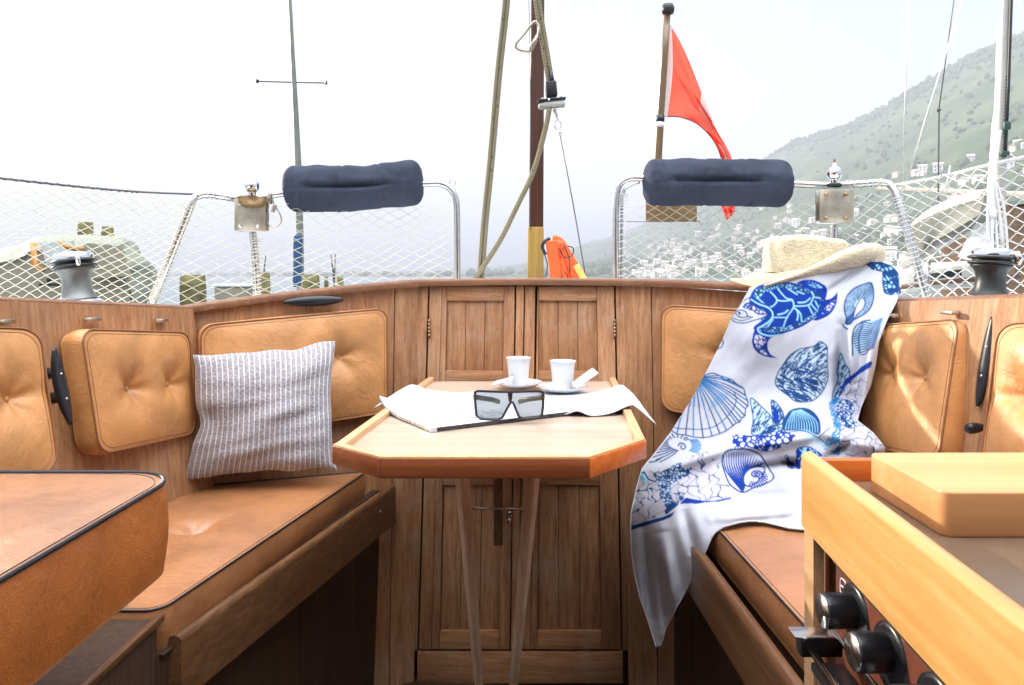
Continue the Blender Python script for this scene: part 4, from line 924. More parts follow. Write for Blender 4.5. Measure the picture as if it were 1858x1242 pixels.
def hemline(pts):
    pts = [(p.x, p.y) for p in smooth([(a, b, 0) for a, b in pts], 6)]; a_ = np.array(pts)
    d_ = rbf(a_, cA[:, :2], cA[:, 2]); out = []
    for (x, y), dd in zip(pts, d_):
        k = np.argmin((qx-x)**2+(qy-y)**2); out.append(Vector(V[k])+Vector((0, -.0015, 0)))
    return out
hm2 = [(x, y) for y, x in right if y > 958][::-1]
mk('hem', MB().tube(hemline(hm2+hemp), .0022, 6), plain('cloth_hem', (.50, .52, .57, 1), .9), tw)
mk('hem', MB().tube(hemline(hemq), .0020, 6), bpy.data.materials['cloth_hem'], tw)
tag(tw, 'white beach cloth printed with blue turtles and seashells, draped from coaming to seat', 'beach cloth')
# ================================================================ straw hat, folded over the cloth
n = NT('woven_straw'); v = n.coord((1, 1, 1)); wv = n.n('TexWave', wave_type='BANDS', bands_direction='Z'); wv.inputs['Scale'].default_value = 40; wv.inputs['Distortion'].default_value = 14; wv.inputs['Detail Scale'].default_value = 3; n.l(v, wv.inputs[0])
ns = n.noise(n.coord((30, 60, 160)), 2, 4); n.l(n.mix(.35, n.ramp(ns, [(.3, (.42, .33, .17, 1)), (.5, (.72, .64, .44, 1)), (.7, (.85, .78, .60, 1))]), n.ramp(wv.outputs[0], [(0, (.50, .42, .24, 1)), (.6, (.82, .76, .58, 1))])), n.b.inputs['Base Color'])
n.b.inputs['Roughness'].default_value = .7; n.bump(n.mix(.5, ns, wv.outputs[0]), .9, .004); M['straw'] = n.m
hat = thing('straw_hat', 'cream straw sun hat with folded brim lying over the top of the beach cloth', 'hat', P(1470, 510, 2.2))
hc = P(1462, 488, 2.22)
def crown(u, v):
    a = 2*PI*u; sq = lambda c: math.copysign(abs(c)**.75, c); R = 1-.08*v if v < .62 else (1-.08*.62)*math.sqrt(max(0, 1-((v-.62)/.38)**2))**.75
    z = .085*v/.62 if v < .62 else .085+.024*math.sin((v-.62)/.38*PI/2)
    x = .124*R*sq(math.cos(a)); y = .10*R*sq(math.sin(a))
    z = z*(1-.16*(x/.12 > .2)*((x/.12-.2) if x/.12 > .2 else 0))+.004*nz(x*30, y*30, v*3)-.016*math.exp(-((x)**2+(y)**2)/.0028)+.008*nz(x*14, y*14, 2)*v
    return hc+Vector((x+.004*nz(a, v*4), y, z-.008))
mk('crown', MB().grid(crown, 72, 40, wrapu=True), M['straw'], hat, ang=180)
def brim(u, v):
    a = 2*PI*u; r = 1+v*.42; x = .122*r*math.cos(a)*1.0; y = .10*r*math.sin(a)
    z = -.012+.012*v*math.sin(3*a+.6)-.030*v*v*max(0, -math.cos(a))-.02*v*max(0, -math.sin(a))+.004*nz(math.cos(a)*3, math.sin(a)*3, v)
    return hc+Vector((x-.02*v*max(0, -math.cos(a)), y, z))
mk('brim', MB().grid(brim, 96, 14, wrapu=True), M['straw'], hat, ang=180, solid=.004)
lobe = smooth([P(1386, 519, 2.08), P(1450, 500, 2.07), P(1500, 484, 2.06), P(1545, 468, 2.06), P(1578, 462, 2.08), P(1596, 470, 2.12)], 10)
mb = MB(); nL = len(lobe); mb.tube(lobe, [.006+.040*math.sin(PI*min(1, .02+.93*(k/(nL-1))**1.0)**1.6) for k in range(nL)], 24, flat=.62, up=(0, .5, 1))
for v_i in mb.bm.verts: v_i.co += Vector((0, 0, .0022*nz(v_i.co.x*60, v_i.co.z*60, 3)))
mk('folded_brim', mb, M['straw'], hat, ang=180)
bandm = plain('pale_orange_lining', (.78, .50, .28, 1), .8, 0, .12, 30)
mk('sweatband', MB().tube(smooth([P(1338, 517, 2.12), P(1352, 508, 2.10), P(1400, 505, 2.09), P(1450, 498, 2.08), P(1480, 492, 2.08)], 8), [.004]+[.012]*24+[.008]*8, 12, flat=.45, up=(0, .6, 1)) if 0 else
   MB().grid(lambda u, v: P(lerp(1325, 1480, u), lerp(505, 490, u)+v*(20-9*u)*min(1, u*3+.15)+3*math.sin(u*6), lerp(2.13, 2.085, u)-.02*v), 30, 5), bandm, hat, ang=180, solid=.003, label='orange lining along the turned edge')
# ================================================================ winches
def winch(px, pybase, d, s, tilt, dark, label, body, capm):
    c = P(px, pybase, d); root = thing('winch', label, 'winch', c, 'sheet winches on the coaming')
    ax = Vector((math.sin(tilt[0]), math.sin(tilt[1]), 1)).normalized()
    L = lambda prof: MB().lathe([(r*s, z*s) for r, z in prof], c, ax, 48)
    mk('base_plate', MB().lathe([(.062*s, -.02), (.066*s, .0), (.060*s, .008*s), (.045*s, .014*s), (0, .014*s)], c, (0, 0, 1), 48), M['chrome'] if not dark else M['steel'], root)
    mk('drum', L([(.050, .008), (.046, .014), (.040, .03), (.037, .05), (.037, .065), (.0405, .078), (.046, .087), (.052, .092), (.052, .098), (.044, .099)]), body, root, ang=50)
    mk('stripper_ring', L([(.040, .098), (.057, .099), (.060, .103), (.057, .107), (.048, .108), (.048, .113), (.058, .114), (.060, .118), (.056, .122), (.040, .123), (0, .123)]), M['winch_dark'], root, ang=40)
    mk('cap', L([(.052, .123), (.052, .134), (.046, .142), (.020, .1445), (.014, .1445), (.013, .138), (0, .138)]), capm, root, ang=40)
    arm = MB(); q = Vector((0, 0, 1)).rotation_difference(ax); pp = lambda a, r, z: c+q @ Vector((r*s*math.cos(a), r*s*math.sin(a), z*s))
    arm.tube([pp(-.9, .045, .128), pp(-.9, .060, .126), pp(-.9, .066, .117), pp(-.9, .063, .100)], [.006*s, .008*s, .007*s, .005*s], 10, flat=1.6)
    mk('line_guide', arm, M['chrome'], root)
winch(143, 548, 1.86, .88, (-.13, .02), False, 'grey sheet winch with polished blue reflecting top on the left side deck', M['winch_grey'], M['chrome'])
winch(1795, 543, 1.66, .80, (.06, .0), True, 'black drummed sheet winch on the right side deck', M['winch_dark'], M['chrome'])
# ================================================================ stern rails
rl = .0125
def pipe(pts, r=rl, n=6): return MB().tube(smooth(pts, n), r*.98, 14)
dR = 2.75
rail1 = thing('stern_rail', 'stainless stern rail left of the mast with a tall inner leg', 'guard rail', P(829, 520, dR), 'stainless stern rails')
mk('top_tube', pipe([P(274, 552, 2.50), P(300, 488, 2.50), P(346, 372, 2.52), P(356, 357, 2.54), P(376, 352, 2.56), P(400, 355, 2.58), P(432, 360, 2.62), P(470, 358, 2.66), P(520, 350, 2.70), P(640, 342, 2.74), P(770, 333, 2.76), P(800, 333, 2.77), P(817, 342, 2.77), P(827, 362, 2.77), P(829, 400, 2.77), P(830, 528, 2.77)]), M['steel'], rail1)
mk('stanchion', pipe([P(458, 415, 2.63), P(463, 470, 2.63), P(468, 552, 2.63)], .013), M['steel'], rail1)
mk('eye', MB().tube([P(821, 331, 2.76)+Vector((.011*math.cos(a), 0, .011*math.sin(a))) for a in [2*PI*k/16 for k in range(16)]], .002, 6, closed=True), M['steel'], rail1)
rail2 = thing('stern_rail', 'stainless stern rail right of the mast with a tall inner leg', 'guard rail', P(1119, 520, dR), 'stainless stern rails')
mk('top_tube', pipe([P(1118, 528, 2.72), P(1117, 420, 2.72), P(1118, 360, 2.72), P(1124, 336, 2.72), P(1140, 324, 2.72), P(1170, 323, 2.72), P(1300, 328, 2.70), P(1437, 333, 2.66), P(1510, 336, 2.62), P(1560, 333, 2.58), P(1602, 331, 2.54), P(1618, 338, 2.52), P(1628, 356, 2.50), P(1644, 410, 2.47), P(1664, 480, 2.44), P(1684, 552, 2.42)]), M['steel'], rail2)
mk('inner_tube', pipe([P(1128, 528, 2.72), P(1128, 400, 2.72), P(1130, 352, 2.72), P(1140, 338, 2.72), P(1160, 330, 2.72)], .006), M['steel'], rail2)
mk('stanchion', pipe([P(1514, 405, 2.61), P(1512, 470, 2.61), P(1510, 540, 2.61)], .013), M['steel'], rail2)
def lashing(mb, pts, n, r, amp):
    pts = smooth(pts, 10); out = []
    L = len(pts)-1
    for k in range(n*8+1):
        f = k/(n*8)*L; i = min(int(f), L-1); p = lerp(pts[i], pts[i+1], f-i); t = (pts[i+1]-pts[i]).normalized()
        a = Vector((0, 1, 0)); b = t.cross(a).normalized(); an = 2*PI*k/8; out.append(p+(a*math.cos(an)+b*math.sin(an))*amp)
    return mb.tube(out, r, 5)
mk('lashing', lashing(MB(), [P(362, 352, 2.55), P(400, 355, 2.58), P(440, 360, 2.62)], 9, .0012, rl+.002), M['netw'], rail1)
mk('lashing', lashing(MB(), [P(278, 543, 2.50), P(300, 488, 2.50), P(346, 372, 2.52)], 30, .0014, rl+.003), M['net'], rail1)
mk('lashing', lashing(MB(), [P(463, 430, 2.63), P(467, 550, 2.63)], 20, .0014, rl+.003), M['net'], rail1)
mk('lashing', lashing(MB(), [P(1535, 335, 2.60), P(1570, 333, 2.57), P(1602, 331, 2.54)], 7, .0012, rl+.002), M['netw'], rail2)
mk('lashing', lashing(MB(), [P(1628, 356, 2.50), P(1644, 410, 2.47), P(1664, 480, 2.44), P(1684, 552, 2.42)], 26, .0015, rl+.003), M['netw'], rail2)
mk('lashing', lashing(MB(), [P(1128, 520, 2.72), P(1128, 400, 2.72), P(1132, 350, 2.72)], 22, .0014, rl+.003), M['netw'], rail2)
def lamp(px, pyt, pyb, w, d, pyball, label, tip, rusty):
    c = P(px, pyt, d); root = thing('rail_lamp_bracket', label, 'bracket', P(px, pyb, d), 'stainless plates with ball finials on the stern rails')
    W_ = w*d/F; H_ = (pyb-pyt)*d/F; mid = (P(px, pyt, d)+P(px, pyb, d))/2+Vector((0, -.018, 0))
    mk('plate', MB().box(mid, (W_, .004, H_), bev=.0018), M['steel_worn'], root)
    mk('back_plate', MB().box(mid+Vector((0, .036, 0)), (W_, .004, H_), bev=.0018), M['steel'], root)
    k = H_*.5
    for sx_ in (-1, 1):
        for sz in (-1, 1):
            o = mid+Vector((sx_*W_*.28-.004, -.002, sz*H_*.36))
            mk('bolt', MB().lathe([(.0075, 0), (.0075, .003), (.0055, .0035), (.0055, .010), (.003, .012), (0, .012)], o, (0, -1, 0), 6), M['brass'] if rusty else M['steel'], root)
    mk('collar', MB().lathe([(.024, -.004), (.026, 0), (.026, .004), (.02, .008), (0, .008)], P(px, pyball+22, d), (0, 0, 1), 24), M['winch_dark'], root)
    r = 13.5*d/F; b = P(px, pyball, d)
    mk('ball', MB().lathe([(.014, -r*1.35), (.014, -r*.95)]+[(r*math.cos(a), r*math.sin(a)) for a in [(-.95+k*(1.9)/16)*1.0 for k in range(17)]]+[(.008, r*.95), (.007, r*1.25), (.003, r*1.45), (0, r*1.45)], b, (0, 0, 1), 28), M['chrome'], root)
    if tip: mk('tip', MB().tube([b+Vector((0, 0, r*1.2)), b+Vector((0, 0, r*1.9))], .004, 8), M['rust'], root)
    return root
l1 = lamp(457, 362, 419, 56, 2.60, 337, 'stainless plate with ball finial on the left stern rail', False, False)
mk('shackle', MB().tube(smooth([P(490, 350, 2.6), P(498, 372, 2.6), P(508, 388, 2.6), P(510, 402, 2.6), P(500, 412, 2.6), P(486, 405, 2.6), P(484, 385, 2.6)], 6), .0028, 8).box(P(490, 360, 2.59), (.014, .014, .04), bev=.004).box(P(497, 378, 2.59), (.012, .012, .03), Matrix.Rotation(.4, 4, 'Y'), bev=.003), M['steel_worn'], l1)
mk('lower_cup', MB().lathe([(.052, .016), (.050, .004), (.040, -.010), (.020, -.016), (0, -.016)], P(457, 366, 2.57), (0, 0, 1), 32), M['brass'], l1)
lamp(1514, 345, 405, 62, 2.58, 314, 'rust streaked stainless plate with four bolts and ball finial on the right stern rail', True, True)
# navy bolster cushions strapped on the rails
def bolster(a, b, R, label, seed, bend):
    a, b = Vector(a), Vector(b); ax = (b-a).normalized(); up = Vector((0, 0, 1)); up = (up-ax*up.dot(ax)).normalized(); fw = ax.cross(up); Ln = (b-a).length
    root = thing('rail_bolster', label, 'bolster', (a+b)/2-Vector((0, 0, R)), 'navy bolsters on the stern rails')
    def f(u, v):
        t = v; e = min(t, 1-t)*Ln; k = (1-max(0, 1-e/(R*.62))**2.6)**.45 if e < R*.62 else 1
        th = 2*PI*u; r = R*k*(1-.06*math.exp(-((t-.62)/.14)**2)*bend)
        sq = lambda c: math.copysign(abs(c)**.86, c)
        y, z = math.cos(th)*r*.86, math.sin(th)*r
        # seam crease along the front middle
        fr_ = math.exp(-((math.sin(th)-.02)/.10)**2)*(math.cos(th) < 0)
        cr = fr_*(.20+.16*math.exp(-((t-.5)/.2)**2))*min(1, max(0, .34-abs(t-.47))*12); y *= (1-cr)
        tk = sum(.004*math.exp(-((t-t0-.02*math.sin(th*2+t0*9))/.010)**2)*(math.cos(th) < .2) for t0 in (.41, .69, .12))
        wr = -tk+.006*nz(t*7+seed, math.sin(th)*2, math.cos(th)*2)+.005*nz(t*24, math.sin(th)*4, seed)*(1-abs(math.sin(th)))
        off = .005*math.sin(t*PI*2+seed)*bend
        return lerp(a, b, t)-fw*(0)+Vector((0, 1, 0))*(y)+up*(z+off)+(Vector((0, math.cos(th), 0))+up*math.sin(th))*wr
    mb = MB().grid(f, 72, 90, wrapu=True)
    mk('cover', mb, M['navy'], root, ang=180)
    s = MB().tube([f(.5, .03+.94*k/60)+Vector((0, .0005, 0)) for k in range(61)], .0016, 6); mk('seam', s, M['navy'], root)
    s = MB()
    for t in (.30, .62, .74): pass
    for t in (.40, .66): s.tube([f(.5+q, t+.02*q*8)+Vector((0, -.0008, 0)) for q in [k/100*.16-.10*(t > .5) for k in range(0, 11)]], .0010, 5)
    mk('tuck', s, M['navy'], root)
    return root
bolster(P(515, 346, 2.70), P(769, 332, 2.76), .086, 'navy canvas bolster on the left stern rail, sagging in the middle', 1.3, 1)
bolster(P(1166, 330, 2.71), P(1437, 332, 2.67), .086, 'navy canvas bolster on the right stern rail, in front of the red flag', 4.2, .25)
top('name_board', MB().box(P(1218, 380, 2.82), (.195, .006, .088), bev=.002), plain('brown_varnished_board', (.33, .21, .08, 1), .5, 0, .15, 12), 'plain brown board hanging under the right bolster behind the net', 'board')
top('guard_wire', MB().tube([P(1122, 402, 2.72), P(1175, 402, 2.78), P(1270, 401, 2.80)], .0013, 6), M['wire'], 'thin horizontal guard wire under the right bolster', 'wire')
# ================================================================ nets
def net(name, q, nu, nv, r, mat, label, sag=.03, seed=0, jit=.32):
    q = [Vector(p) for p in q]
    nrm = (q[1]-q[0]).cross(q[3]-q[0]).normalized()
    def pt(i, j):
        u, v = i/nu, j/nv; u2 = u+jit/nu*nz(i*.35, j*.35, seed); v2 = v+jit/nv*nz(i*.4, j*.3, seed+5)+.018*math.sin(u*9+seed)*math.sin(PI*v)
        p = lerp(lerp(q[0], q[1], u2), lerp(q[3], q[2], u2), v2)
        return p+nrm*(sag*math.sin(PI*u)*math.sin(PI*v)+.008*nz(i*.2, j*.25, seed+9))
    mb = MB()
    cache = {}
    def g(i, j):
        if (i, j) not in cache: cache[(i, j)] = pt(i, j)
        return cache[(i, j)]
    for j in range(nv):           # zigzag strands; neighbours touch at the knots
        a = [g(i, j+((i+j) % 2)) for i in range(nu+1)]
        # keep straight long segments but soften the knot with a short run
        out = []
        for k, p in enumerate(a):
            if 0 < k < nu:
                out += [lerp(p, a[k-1], .12), lerp(p, a[k+1], .12)]
            else: out.append(p)
        mb.tube(out, r, 4)
    return top(name, mb, mat, label, 'safety net', 'safety nets along the rails', ang=60)
net('safety_net', [P(-110, 318, 2.10), P(346, 358, 2.50), P(276, 556, 2.45), P(-110, 560, 2.10)], 29, 28, .00135, M['net'], 'cream safety net at the far left in front of the covered boat', .03, 1)
net('safety_net', [P(352, 366, 2.56), P(827, 372, 2.86), P(829, 530, 2.76), P(279, 552, 2.48)], 30, 20, .0010, M['net'], 'fine cream safety net filling the left stern rail under its bolster', .02, 2)
net('safety_net', [P(1124, 372, 2.84), P(1614, 350, 2.60), P(1682, 552, 2.42), P(1122, 528, 2.72)], 36, 20, .0013, M['netw'], 'white safety net filling the right stern rail under its bolster', .02, 3, .3)
net('safety_net', [P(1628, 332, 2.50), P(1960, 272, 1.95), P(1960, 550, 1.92), P(1684, 552, 2.42)], 20, 22, .0019, M['netw'], 'thick white safety net at the far right behind the black winch', .03, 4)
top('lifeline', MB().tube(smooth([P(-130, 308, 2.0), P(0, 323, 2.12), P(150, 339, 2.3), P(260, 348, 2.42), P(352, 352, 2.54)], 8), .0032, 8), M['wire'], 'dark twisted lifeline running to the left stern rail', 'lifeline')
lb_ = MB(); lashing(lb_, [P(-130, 308, 2.0), P(0, 323, 2.12), P(150, 339, 2.3), P(250, 348, 2.42)], 22, .0014, .0034); top('lifeline_whipping', lb_, M['rubber'], 'black whipping wound round the left lifeline', 'cord')
top('lifeline', MB().tube(smooth([P(1622, 336, 2.52), P(1700, 322, 2.38), P(1790, 300, 2.2), P(1960, 262, 1.95)], 8), .005, 8), M['netw'], 'white net rope running up to the right above the thick net', 'lifeline')
cb_ = MB()
for k, (dx, ln_) in enumerate(((-6, 60), (0, 110), (7, 90), (14, 55), (24, 80))): cb_.tube(smooth([P(1800+dx*.3, 330, 2.13), P(1798+dx, 380, 2.12), P(1800+dx*1.3+3*math.sin(k), 380+ln_, 2.12)], 6), .0035+.001*(k % 2), 7)
cb_.tube(smooth([P(1815, 236, 2.13), P(1806, 290, 2.13), P(1797, 350, 2.12), P(1800, 395, 2.12)], 6), [.004+.0004*k for k in range(19)], 8)
top('rope_bunch', cb_, M['netw'], 'white knotted rope bunch hanging on the thick right hand net', 'rope')
# ================================================================ mast, ropes and blocks aft
mast = thing('mizzen_mast', 'square varnished wooden mast with pale collar at the stern', 'mast', P(972, 520, 3.15))
M['mastw'] = teak('mast_varnish', 'z', ((.045, .015, .008, 1), (.07, .024, .012, 1), (.10, .04, .02, 1)), rough=.35, coat=.4)
md = 3.15
def sqm(a, b, w0, w1, dp, mat, bev=.004):
    s = Vector((1, 0, 0)); f = Vector((0, 1, 0)); mb = MB(); q0 = [a-s*w0-f*dp, a+s*w0-f*dp, a+s*w0+f*dp, a-s*w0+f*dp]; q1 = [b-s*w1-f*dp, b+s*w1-f*dp, b+s*w1+f*dp, b-s*w1+f*dp]
    vs = [mb.bm.verts.new(p) for p in q0+q1]
    fs = [mb.bm.faces.new(vs[:4]), mb.bm.faces.new(vs[4:])]+[mb.bm.faces.new((vs[i], vs[(i+1) % 4], vs[4+(i+1) % 4], vs[4+i])) for i in range(4)]
    bmesh.ops.recalc_face_normals(mb.bm, faces=fs); bmesh.ops.bevel(mb.bm, geom=list(mb.bm.edges), offset=bev, segments=3, profile=.5, affect='EDGES'); return mb
mk('pole', sqm(P(972, 505, md), P(977, -260, md), 13*md/F, 11.5*md/F, .03, 0), M['mastw'], mast)
mk('collar', sqm(P(971, 545, md), P(972, 412, md), 14.5*md/F, 14*md/F, .036, 0), teak('yellow_ash', 'z', ((.26, .15, .03, 1), (.36, .23, .05, 1), (.44, .30, .09, 1)), rough=.5), mast)
n = NT('fleck_rope'); v = n.coord((1, 1, 1)); nn = n.n('TexVoronoi', feature='F1'); nn.inputs['Scale'].default_value = 55; mpp = n.coord((1, 1, .45)); n.l(mpp, nn.inputs['Vector'])
wv = n.n('TexWave', wave_type='BANDS', bands_direction='DIAGONAL'); wv.inputs['Scale'].default_value = 60; n.l(v, wv.inputs[0])
cr_ = n.ramp(wv.outputs[0], [(.2, (.15, .13, .07, 1)), (.8, (.27, .24, .15, 1))]); n.l(n.mix(n.ramp(nn.outputs['Distance'], [(.12, (1, 1, 1)), (.17, (0, 0, 0))]), cr_, (.03, .03, .03, 1)), n.b.inputs['Base Color'])
n.b.inputs['Roughness'].default_value = .85; n.bump(wv.outputs[0], .8, .002); M['rope'] = n.m
def rope(pts, r, label, d, n_=8): return top('halyard', MB().tube(smooth([P(x, y, d) for x, y in pts], n_), r, 10), M['rope'], label, 'rope', 'flecked ropes at the stern')
def rope2(pts, r, label, d):
    mb = MB()
    a = smooth([P(x-3.4, y, d) for x, y in pts], 8); b = smooth([P(x+3.4, y, d) for x, y in pts], 8)
    mb.tube(a, r, 10).tube(b, r, 10)
    return top('halyard', mb, M['rope'], label, 'rope', 'flecked ropes at the stern')
rope2([(934, -190), (919, 0), (905, 130), (891, 290), (880, 400), (872, 505)], .0070, 'straight doubled rope left of the wooden mast', 2.75)
rope2([(952, -200), (975, 0), (986, 70), (999, 150)], .0080, 'thick doubled rope coming down onto the pulley block', 2.75)
rope([(997, 196), (988, 240), (968, 310), (940, 370), (905, 440), (866, 500), (850, 535)], .0095, 'slack rope curving from the pulley block down to the coaming', 2.73)
bd_ = 2.74
bl = thing('pulley_block', 'black and grey pulley block hanging before the mast', 'pulley block', P(1001, 200, bd_))
R_ = Matrix.Rotation(-.10, 4, 'Y')
mk('cheeks', MB().box(P(1000, 162, bd_), (.042, .04, .058), R_, .006), M['black'], bl)
mk('head', MB().tube([P(999, 124, bd_), P(1001, 140, bd_), P(1001, 150, bd_)], [.006, .008, .012], 10), M['black'], bl)
mk('cleat_plate', MB().box(P(1001, 181, bd_), (.104, .036, .007), R_, .002), M['black'], bl)
mk('cam_body', MB().box(P(1001, 191, bd_), (.100, .034, .020), R_, .007), plain('pale_grey_cast_alloy', (.36, .35, .31, 1), .5, .2), bl)
for dx in (-17, 17): mk('screw', MB().box(P(1001+dx, 177-dx*.1, bd_), (.009, .009, .006), bev=.001), M['steel'], bl)
mk('pin', MB().tube([P(996, 180, bd_-.025), P(996, 180, bd_-.019)], .004, 10), M['chrome'], bl)
mk('swivel', MB().tube(smooth([P(1006, 198, bd_), P(1009, 206, bd_), P(1012, 216, bd_)], 4), [.008, .007, .006, .006, .005, .005, .004, .004, .004], 8), M['steel'], bl)
mk('shackle', MB().tube([P(1012+5.5*math.sin(a), 226-9*math.cos(a), bd_) for a in [2*PI*k/18 for k in range(18)]], .0026, 7, closed=True), M['steel'], bl)
mk('ferrule', MB().tube([P(1014, 235, bd_), P(1017, 245, bd_)], .005, 8), M['steel'], bl)
top('backstay_wire', MB().tube([P(1016, 243, 2.74), P(1040, 370, 2.8), P(1065, 515, 2.86)], .0021, 6), M['wire'], 'thin wire from the pulley block down to the right of the orange sling', 'wire')
top('backstay_wire', MB().tube([P(958, -60, 2.9), P(961, 60, 2.9), P(962.5, 200, 2.9), P(963, 420, 3.02)], .0014, 6), M['wire'], 'hair thin wire along the left edge of the wooden mast', 'wire')
top('carabiner', MB().tube(smooth([P(*p, 2.74) for p in ((968, 40), (950, 62), (938, 76), (936, 84), (944, 90), (958, 92), (966, 88), (974, 70), (978, 52), (974, 42))], 5, True), .0052, 8, closed=True).tube([P(962, 88, 2.735), P(975, 64, 2.735)], .0068, 10), M['steel_worn'], 'steel carabiner hooked on the rope beside the mast top', 'carabiner')
# orange rescue sling
og = plain('orange_nylon', (.78, .115, .02, 1), .6, 0, .15, 14, .3, 60, .004); yl = plain('yellow_reflector', (.85, .5, .12, 1), .5)
sl = thing('rescue_sling', 'orange rescue sling folded over the coaming right of the mast', 'rescue sling', P(1025, 512, 2.62))
def strap(pts, w, lab, mat=og, th=.010, d=2.64):
    mb = MB(); ps = smooth([P(x, y, d) for x, y in pts], 6); mb.tube(ps, w, 12, flat=.32, up=(0, 1, 0)); return mk(lab, mb, mat, sl, ang=50)
strap([(1000, 436), (1003, 460), (1007, 490), (1010, 530)], .021, 'strap')
strap([(1002, 436), (1014, 440), (1028, 462), (1044, 490), (1058, 524)], .020, 'strap', d=2.66)
strap([(1012, 455), (1022, 478), (1034, 505), (1040, 530)], .016, 'strap', d=2.68)
strap([(1015, 470), (1022, 490), (1028, 530)], .013, 'strap', d=2.65)
strap([(1045, 480), (1056, 500), (1066, 524)], .012, 'reflector', yl, d=2.64)
mk('float_body', MB().ball(P(1012, 444, 2.66), .032, 20, (.95, .7, .62)), og, sl)
for pts in ([(1015, 450), (1024, 466), (1038, 463), (1040, 450), (1030, 446)], [(988, 437), (986, 455), (993, 478), (990, 500), (984, 512)], [(1020, 500), (1016, 508), (1024, 512), (1030, 502), (1024, 492)], [(1024, 446), (1033, 470), (1034, 495)]):
    mk('cord', MB().tube(smooth([P(x, y, 2.615) for x, y in pts], 6), .0020, 6), M['rubber'], sl)
mk('buckle', MB().tube(smooth([P(*p, 2.64) for p in ((998, 432), (988, 438), (984, 448), (990, 462))], 4), .006, 8), M['black'], sl)
# ================================================================ flagstaff and flag
fs = thing('flagstaff', 'wooden flagstaff with round truck on top', 'flagstaff', P(1188, 372, 2.95))
fd = 2.95
mk('staff', MB().tube([P(1211, 22, fd), P(1206, 100, fd), P(1199, 200, fd), P(1194, 285, fd), P(1190, 345, fd), P(1188, 372, fd)], [.0125, .0140, .0150, .0158, .016, .016], 20), teak('staff_wood', 'z', ((.12, .07, .03, 1), (.16, .10, .045, 1), (.20, .13, .06, 1)), rough=.35, coat=.3), fs)
mk('truck', MB().lathe([(.012, -.022), (.022, -.02), (.025, -.008), (.025, .004), (.02, .016), (0, .022)], P(1212, 15, fd), (0, 0, 1), 28), M['winch_dark'], fs)
mk('band', MB().tube([P(1198.6, 209, fd), P(1197.8, 221, fd)], .0166, 20), M['winch_dark'], fs); mk('band', MB().tube([P(1197.7, 221.5, fd), P(1197, 231, fd)], .0164, 20), M['white'], fs)
n = NT('red_bunting'); n.b.inputs['Base Color'].default_value = (.80, .045, .03, 1); n.b.inputs['Roughness'].default_value = .8
def bunting(name, c1, c2=None):
    n = NT(name); n.b.inputs['Base Color'].default_value = c1; n.b.inputs['Roughness'].default_value = .85; n.b.inputs['Specular IOR Level'].default_value = .1
    tr = n.n('BsdfTranslucent'); tr.inputs[0].default_value = c2 or c1; ms = n.n('MixShader'); ms.inputs[0].default_value = .55
    n.bump(n.noise(n.coord((1, 1, 1)), 600), .2, .0005)
    n.l(n.b.outputs[0], ms.inputs[1]); n.l(tr.outputs[0], ms.inputs[2]); n.l(ms.outputs[0], n.out.inputs[0]); return n.m
red = bunting('red_bunting', (.74, .06, .04, 1), (.90, .17, .12, 1)); wht = bunting('white_bunting', (.85, .82, .78, 1))
fl_ = thing('ensign', 'red flag with white marking hanging in folds from the flagstaff', 'flag', P(1215, 215, fd))
U = [(1216, 45), (1234, 75), (1250, 110), (1264, 145), (1276, 175), (1290, 208), (1300, 235), (1316, 262), (1328, 288), (1333, 320), (1335, 360), (1333, 385)]
Lw = [(1211, 211), (1224, 211), (1238, 213), (1255, 219), (1270, 228), (1285, 242), (1297, 258), (1305, 275), (1309, 292), (1307, 320), (1306, 360), (1318, 400)]
Us = smooth([(a, b, 0) for a, b in U], 8); Ls = smooth([(a, b, 0) for a, b in Lw], 8); nn_ = len(Us)-1
def flg(u, v):
    i = u*nn_; k = min(int(i), nn_-1); f = i-k; a = lerp(Us[k], Us[k+1], f); b = lerp(Ls[k], Ls[k+1], f); p = lerp(a, b, v)
    dd = fd+.012+.045*math.sin(v*13*(.4+.6*u)+u*7)*(.25+u)*.8+.010*nz(u*6, v*8, 2)
    return P(p.x, p.y, dd)
mk('cloth', MB().grid(flg, 110, 40), red, fl_, ang=180)
def sub(u0, u1, v0, v1, off=-.0015, **k):
    return MB().grid(lambda u, v: flg(lerp(u0, u1, u), lerp(v0, v1, v))+Vector((0, off, 0)), 24, 12)
mk('hoist_band', MB().grid(lambda u, v: lerp(P(1214, 46, fd-.006), P(1206, 212, fd-.006), v)+Vector(((.010+.012*math.sin(PI*v))*u, 0, 0)), 4, 30), wht, fl_, ang=180)
mk('white_arm', sub(.34, .52, -.01, .62), wht, fl_, ang=180); mk('white_arm', sub(.60, .76, .30, 1.0), wht, fl_, ang=180)
mk('hem', MB().tube([flg(k/60*.7, 1.0) for k in range(61)], .0022, 6), plain('dark_red_hem', (.30, .02, .03, 1), .8), fl_)
